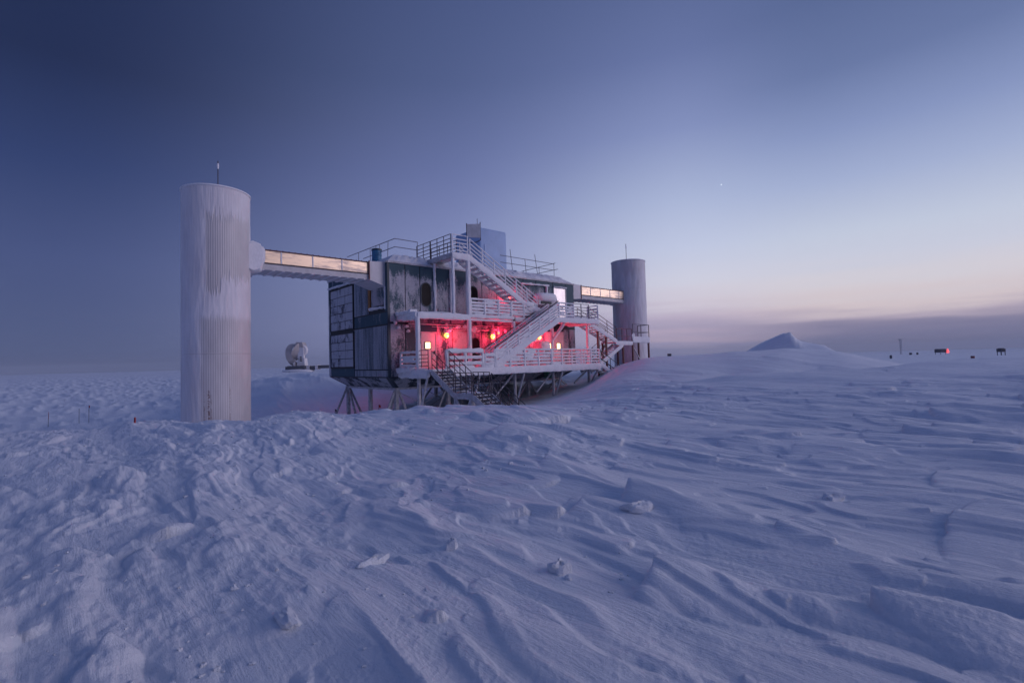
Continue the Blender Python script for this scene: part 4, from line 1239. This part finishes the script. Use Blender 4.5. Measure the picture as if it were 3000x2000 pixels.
def rust_near(S, Z):
    return (np.exp(-((S + .22) / .035) ** 2) * ss(.95 - Z, 0, .3) + 0.7 * np.exp(-((S + .34) / .02) ** 2) * ss(.7 - Z, 0, .3) + 0.8 * np.exp(-((S - .36) / .012) ** 2) * ss(1.1 - Z, 0, .3) + .5 * np.exp(-((S + .15) / .02) ** 2) * ss(.75 - Z, 0, .3))
def frost_far(S, Z, A):
    n = fbm(A * 5, Z * .6, 3, 51)
    return np.clip(.62 + .5 * n + .35 * ss(S, .25, .8) - .4 * ss(Z - 8.6, 0, .8), 0.12, 1)
tower(-8.04, 0.72, 1.33, 9.62, "near corrugated tower with peeling frost, bigger and standing clear of the laboratory", frost_near, rust_near, (-.05, .2), 11.25)
tower(23.4, 0.70, 1.43, 10.08, "farther corrugated tower beyond the laboratory, half behind the railed stairs", frost_far, lambda S, Z: 0 * S, (-.1, .1), 11.75)

# ------------------------------------------------------------------ cable bridges
def bridge(label, u0, u1, zt, zl, zs, v0, v1, npan, joint, conn, end_low):
    """u0: tower end, u1: laboratory end; zt top, zl bottom of the bright cladding, zs bottom of the skirt"""
    t = Thing("cable_bridge", label, "bridge", ((u0 + u1) / 2, (v0 + v1) / 2, zs), "cable bridges between towers and laboratory")
    d = 1 if u1 > u0 else -1
    t.part("body", MB().box(u0, u1, v0 + .02, v1, zs + .01, zt - .01), WHITEP, None, False)
    n = npan
    for k in range(n):
        a, b = u0 + (u1 - u0) * k / n, u0 + (u1 - u0) * (k + 1) / n
        t.part("cladding_panel", MB().box(a + d * .035, b - d * .035, v0 - .015, v0 + .019, zl + .03, zt - .03), MIRROR, None, False)
        t.part("panel_joint", MB().beam((a, v0 - .02, zl), (a, v0 - .02, zt), .065, .03, amp=.004, round_=1), RIME)
    t.part("top_flange", MB().box(u0, u1, v0 - .045, v1 + .04, zt - .012, zt + .035), RUSTRAIL, None, False)
    t.part("low_flange", MB().box(u0, u1, v0 - .05, v0 + .018, zl - .035, zl + .012), RAILM, None, False)
    t.part("skirt", MB().box(u0, u1, v0 - .018, v0 + .019, zs, zl - .037), BONE, None, False)
    nb = int(abs(u1 - u0) / .45)
    for k in range(nb):
        a = u0 + (u1 - u0) * (k + .5) / nb
        t.part("floor_rib", MB().box(a - .06, a + .06, v0 - .01, v1, zs - .03, zs + .008), RIME, None, False)
    nb = int(abs(u1 - u0) / .28)
    bolts = MB()
    for k in range(nb):
        a = u0 + (u1 - u0) * (k + .5) / nb
        bolts.box(a - .02, a + .02, v0 - .058, v0 - .012, zt + .03, zt + .055)
    t.part("bolt_row", bolts, RAILM, None, False, kind="stuff")
    # flared collar at the laboratory
    ca, cb = conn
    t.part("collar", MB().hexa([(ca, v0 - .08, zs - .02), (cb, v0 - .08, end_low), (cb, v1 + .15, end_low), (ca, v1 + .15, zs - .02)] if d > 0 else
                               [(cb, v0 - .08, end_low), (ca, v0 - .08, zs - .02), (ca, v1 + .15, zs - .02), (cb, v1 + .15, end_low)],
                               [(ca, v0 - .08, zt + .07), (cb, v0 - .08, zt + .12), (cb, v1 + .15, zt + .12), (ca, v1 + .15, zt + .07)] if d > 0 else
                               [(cb, v0 - .08, zt + .12), (ca, v0 - .08, zt + .07), (ca, v1 + .15, zt + .07), (cb, v1 + .15, zt + .12)]), WHITEP, None, False)
    t.part("collar_trim", MB().beam((ca - d * .02, v0 - .10, zs), (ca - d * .02, v0 - .10, zt + .09), .06, .05), RUSTRAIL, None, False)
    # sleeve at the tower
    ja, jb = joint
    return t, ja, jb
t, ja, jb = bridge("near cable bridge with warm shining side panels running from the bigger tower to the laboratory", -6.9, -.95, 7.24, 6.63, 6.32, .30, 1.95, 4, (-7.0, -6.25), (-.95, -.03), 6.0)
t.part("rime_sleeve", MB().beam((-6.66, .06, 6.84), (-6.66, 2.05, 6.84), .84, 1.44, amp=.045, round_=2), RIME)
t.part("rime_sleeve", MB().beam((-6.34, .16, 6.95), (-6.34, 1.9, 6.95), .42, .98, amp=.04, round_=2), RIME)
t.part("rime_sleeve", MB().beam((-6.86, .25, 7.1), (-6.92, .25, 8.0), .22, .12, amp=.03, round_=1, taper=.4), RIME)
t, ja, jb = bridge("far cable bridge with bright panels running from the laboratory to the farther tower", 22.6, 16.42, 7.36, 6.70, 6.40, .30, 1.95, 5, (22.3, 23.0), (16.42, 15.33), 6.28)
t.part("sleeve", MB().box(22.35, 22.72, .12, 2.0, 6.35, 7.55), WHITEP, None, False)

# ------------------------------------------------------------------ marker poles and flags
def flag_pole(x, y, h, label, flag=None, lean=0.0, cat="marker pole", r=.014, mat=CANE):
    z = gz(x, y)
    t = Thing("marker_pole", label, cat, (x, y, z), "marker poles stuck in the snow", lab=False)
    t.part("cane", MB().tube((x, y, z - .3), (x + lean, y, z + h), r, 6), mat)
    if flag:
        w, hh, m = flag
        t.part("flag", MB().hexa([(x + lean, y - .012, z + h - hh), (x + lean + w, y - .05, z + h - hh - .02), (x + lean + w, y - .03, z + h - hh - .02), (x + lean, y + .012, z + h - hh)],
                                 [(x + lean, y - .012, z + h), (x + lean + w, y - .06, z + h - .03), (x + lean + w, y - .035, z + h - .03), (x + lean, y + .012, z + h)]), m, None, False)
    return t
def ground_px(px, py, y):
    """x on the ground for a sight line px at distance y"""
    return (px - 1500) / 1436.0 * y
flag_pole(-32.8, 38.0, 1.35, "tallest of the bare poles standing in the hollow beside the near tower", (.10, .18, REDP))
flag_pole(-34.0, 38.5, 1.2, "plain dark pole left of the tallest pole in the hollow beside the near tower")
flag_pole(-35.0, 37.0, 1.1, "faint reddish pole, outermost in the hollow beside the near tower", (.05, .5, REDP), .03)
flag_pole(-11.1, 14.4, .17, "short red stub poking out of the snow mound near the bigger tower", (.05, .10, REDP), .02, r=.025, mat=REDP)
flag_pole(-9.8, 27.0, 1.5, "dark knobbed pole standing left of the laboratory stilts", (.10, .12, DARK))
flag_pole(-7.6, 27.6, 1.5, "pole with a small red flag between the laboratory stilts", (.12, .16, REDP), .04)

# ------------------------------------------------------------------ radio telescope far behind
tx, ty = -108.0, 250.0
tz = gz(tx, ty)
tel = Thing("radio_telescope", "distant white dish telescope on a dark base building beyond the near tower", "telescope", (tx, ty, tz), lab=False)
T = lambda x, y, z: (tx + x, ty + y, tz + z)
tel.part("base_building", MB().box(tx - 5.0, tx + 3.6, ty - 4, ty + 4, tz - .5 + 1.3, tz + 3.2).box(tx - 6.5, tx - 5.0, ty - 3, ty + 3, tz + .8, tz + 2.9), DARK, None, False)
tel.part("snow_apron", MB().lump(T(-.5, -2, .6), 7.5, 4.5, .9, .08, 8, 24), RIME)
tel.part("annex", MB().box(tx + 5.4, tx + 8.2, ty - 2, ty + 2, tz + 1.0, tz + 3.0), DARK, None, False)
tel.part("annex", MB().box(tx + 9.6, tx + 15.0, ty - 2, ty + 2, tz + 1.6, tz + 3.2), DARK, None, False)
tel.part("annex_wall", MB().box(tx + 8.2, tx + 9.5, ty - 2.2, ty + 2, tz + 1.0, tz + 3.4).box(tx + 3.7, tx + 5.3, ty - 2.2, ty + 2, tz + 1.0, tz + 3.1), TELW, None, False)
yoke = MB()
yoke.hexa([T(-1.2, -2, 3.2), T(3.0, -2, 3.2), T(3.0, 2, 3.2), T(-1.2, 2, 3.2)], [T(-.6, -1.8, 7.0), T(2.6, -1.8, 7.0), T(2.6, 1.8, 7.0), T(-.6, 1.8, 7.0)])
yk = tel.part("mount", yoke, TELW, None, False)
arm = MB()
pts = []
for i in range(13):
    a = R(180 * i / 12)
    pts.append((1.0 + 1.55 * math.cos(a), 11.2 + 1.6 * math.sin(a)))
fr_ = [(2.55, 6.9), ] + pts + [(-.4, 6.9)]
n = len(fr_)
arm.add([T(x, -2.4, z) for x, z in fr_] + [T(x, -.6, z) for x, z in fr_], [tuple(range(n)), tuple(range(2 * n - 1, n - 1, -1))] + [(i, n + i, n + (i + 1) % n, (i + 1) % n) for i in range(n)])
tel.part("fork_arm", arm, TELW, yk, False)
for zz in (5.4, 6.3, 7.2):
    tel.part("hatch", MB().box(tx + .7, tx + 1.6, ty - 2.5, ty - 2.3, tz + zz, tz + zz + .6), DARK, yk, False)
tel.part("ladder_tower", MB().box(tx - 3.0, tx - 2.0, ty - 2.2, ty - 1.2, tz + 3.2, tz + 6.6), TELW, None, False)
ax = Vector((-0.86, 0.15, 0.42)).normalized()
bowl = MB().lathe(T(0.2, 0.4, 9.6), [(.6, -.8), (2.2, -.4), (4.0, .6), (5.1, 1.9), (5.25, 1.95), (4.95, 1.95), (3.8, .9), (2.0, 0), (.3, -.3)], 40, ax, cap=False)
ds = tel.part("dish", bowl, DISHM)
shield = MB().lathe(T(-.2, .4, 9.4), [(4.9, 1.2), (5.5, 2.6), (5.9, 4.2), (5.75, 4.2), (5.3, 2.6), (4.7, 1.2)], 28, Vector((-0.62, .2, -.10)), cap=False)
tel.part("ground_shield", shield, DISHM, ds)
tel.part("top_shield", MB().hexa([T(-2.6, -2.5, 12.0), T(2.4, -2.5, 12.4), T(2.4, 3, 12.4), T(-2.6, 3, 12.0)], [T(-1.5, -1.8, 15.2), T(1.6, -1.8, 15.1), T(1.6, 2.2, 15.1), T(-1.5, 2.2, 15.2)]), DISHM, ds, False)
tel.part("counterweight", MB().lathe(T(1.0, -.8, 10.9), [(2.6, -1.0), (2.9, -.6), (2.9, .8), (2.5, 1.2)], 28, (0, 1, 0)), TELW)

# ------------------------------------------------------------------ far things on the plain
def far_at(px, y):
    return (px - 1500) / 1436.0 * y
def hut(px, y, w, d, h, lift, name, label, cat, red=False, mat=DARK):
    x = far_at(px, y)
    z = gz(x, y)
    t = Thing(name, label, cat, (x, y, z), lab=False)
    t.part("cabin", MB().box(x - w / 2, x + w / 2, y - d / 2, y + d / 2, z + lift, z + lift + h), mat, None, False)
    t.part("roof", MB().hexa([(x - w / 2 - .1, y - d / 2 - .1, z + lift + h + .004), (x + w / 2 + .1, y - d / 2 - .1, z + lift + h + .004), (x + w / 2 + .1, y + d / 2 + .1, z + lift + h + .004), (x - w / 2 - .1, y + d / 2 + .1, z + lift + h + .004)],
                             [(x - w / 2 + .3, y - d / 2 + .3, z + lift + h + .3), (x + w / 2 - .3, y - d / 2 + .3, z + lift + h + .3), (x + w / 2 - .3, y + d / 2 - .3, z + lift + h + .3), (x - w / 2 + .3, y + d / 2 - .3, z + lift + h + .3)]), DARK, None, False)
    for (sx_, sy_) in ((-1, -1), (1, -1), (1, 1), (-1, 1)):
        t.part("leg", MB().beam((x + sx_ * w * .42, y + sy_ * d * .42, z - .6), (x + sx_ * w * .42, y + sy_ * d * .42, z + lift), .12, .12), DARK, None, False)
    if red:
        t.part("beacon", MB().lathe((x + w / 2 + .45, y - d / 2, z + lift - .3), [(.1, 0), (.5, .2), (.5, .8), (.3, 1.2), (.15, 1.9)], 10), FARRED)
    return t
hut(2753, 210, 2.6, 3, 1.25, .9, "field_hut", "dark field hut with a red light at its side on the far plain", "hut", True)
hut(2930, 140, 1.25, 1.4, .8, .95, "instrument_box", "dark instrument box on short legs out on the plain, alone near the picture edge", "box")
mx, my = far_at(2637, 260), 260.0
mz = gz(mx, my)
mast = Thing("lattice_mast", "pale slender lattice mast standing far off on the plain", "mast", (mx, my, mz), lab=False)
for (a, b) in ((-.3, -.3), (.3, -.3), (0, .35)):
    mast.part("mast_leg", MB().tube((mx + a, my + b, mz - .5), (mx + a, my + b, mz + 7.6), .10, 6), STEEL)
for k in range(10):
    s = 1 if k % 2 else -1
    mast.part("lattice_bar", MB().tube((mx - .3 * s, my - .3, mz + k * .74), (mx + .3 * s, my - .3, mz + (k + 1) * .74), .05, 5), STEEL)
mast.part("head", MB().box(mx - .5, mx + .5, my - .5, my + .5, mz + 7.6, mz + 8.1), STEEL, None, False)
def far_drum(px, y, w, label, mat=DARK):
    x = far_at(px, y)
    z = gz(x, y)
    t = Thing("fuel_drum", label, "drum", (x, y, z), "drums scattered on the plain", lab=False)
    t.part("barrel", MB().lathe((x, y, z - .1), [(w * .5, 0), (w * .5, .3), (w * .53, .33), (w * .5, .36), (w * .5, .66), (w * .53, .69), (w * .5, .72), (w * .5, 1.0)], 12), mat)
    t.part("lid", MB().lathe((x, y, z + .9), [(w * .52, 0), (w * .52, .06), (w * .4, .08)], 12), mat)
far_drum(2607, 150, .62, "dark drum at the edge of the drift left of the lattice mast")
far_drum(2665, 230, 1.1, "dark drum on the skyline just right of the lattice mast")
far_drum(2685, 230, .8, "smaller dark drum between the lattice mast and the field hut")
far_drum(2846, 75, .5, "reddish drum half buried between the field hut and the instrument box", plain("red_drum_paint", (.18, .03, .04), .6))
x, y = 10.4, 32.5
kb = Thing("kit_box", "tiny dark box lying on top of the drift beside the farther tower", "box", (x, y, gz(x, y)), lab=False)
kb.part("case", MB().box(x - .10, x + .10, y - .1, y + .1, gz(x, y) - .05, gz(x, y) + .14), DARK, None, False)
kb.part("lid", MB().box(x - .11, x + .11, y - .11, y + .11, gz(x, y) + .143, gz(x, y) + .17), DARK, None, False)

# a bright evening star
d = Vector(((2113 - 1500) / 1436.0, 1, 0))
sr = (_X * ((2113 - 1500) / 1436.0) + _U * ((1000 - 541) / 1436.0) + _f) * 3600.0
st_ = link_mesh("star", MB().lathe(Vector((0, 0, -2.2)), [(.2, 0), (1.7, .6), (2.2, 2.2), (1.7, 3.8), (.2, 4.4)], 10), STAR)
st_.location = sr + Vector((0, 0, EYE))
tag(st_, "single bright white star in the clear sky above the drift", "star")

# ------------------------------------------------------------------ loose snow on the field
def chunk(px, py, s, label, sx_=1.0, sz_=1.0, rot=0.0):
    # where the sight line meets the snow
    dr_ = _X * ((px - 1500) / 1436.0) + _U * ((1000 - py) / 1436.0) + _f
    tt = np.linspace(1.5, 30, 3000)
    gx, gy = dr_.x * tt, dr_.y * tt
    hit = np.argmax(EYE + dr_.z * tt < ground_z(gx, gy) + tongues_at(gx, gy))
    x, y = gx[hit], gy[hit]
    z = gz(x, y)
    o = link_mesh("snow_chunk", MB().lump((0, 0, 0), s * sx_, s, s * sz_, .32, 10, 16, rot), SNOW)
    o.location = (x, y, z + s * sz_ * .15)
    tag(o, label, "snow chunk", "snow chunks lying on the field")
CH = ((1640, 1672, .075, "round fist sized snow chunk lying alone on the smooth foreground snow", 1.1, .85, .3),
      (1870, 1490, .09, "jagged white snow chunk at the head of the long pale ridge", 1.6, .6, .2),
      (2440, 1465, .085, "dark broken snow chunk on the combed snow far from the others", 1.5, .6, .4),
      (840, 1815, .05, "long low snow chunk on the rough crust in the foreground", 2.6, .6, 2.3),
      (1090, 1650, .06, "narrow snow chunk lying across the grooves left of the smooth hollow", 2.4, .7, 1.1),
      (1325, 1605, .05, "small upright snow chunk on the crust behind the smooth hollow", 1.0, 1.3, .1))
for c in CH:
    chunk(*c)
rub = MB()
rs = np.random.RandomState(5)
NR = 450
azr = np.radians(rs.uniform(-52, 18, NR) - 6 * rs.rand(NR))
rrr = np.exp(rs.uniform(math.log(2.6), math.log(17), NR))
xr, yr = rrr * np.sin(azr), rrr * np.cos(azr)
keep = fbm(xr / 2.2, yr / 2.2, 2, 201) + 0.25 * (-np.degrees(azr) / 40) > 0.12
xr, yr = xr[keep], yr[keep]
zr_ = ground_z(xr, yr) + tongues_at(xr, yr)
for x, y, z in zip(xr, yr, zr_):
    s = float(np.exp(rs.normal(math.log(.011), .5))) * (0.7 + 0.06 * y)
    rub.lump((x, y, z + s * .2), s * rs.uniform(.9, 2.0), s, s * rs.uniform(.5, 1.0), .25, 4, 6, rs.uniform(0, 6.28))
ro = link_mesh("snow_rubble", rub, SNOW)
ro["kind"] = "stuff"
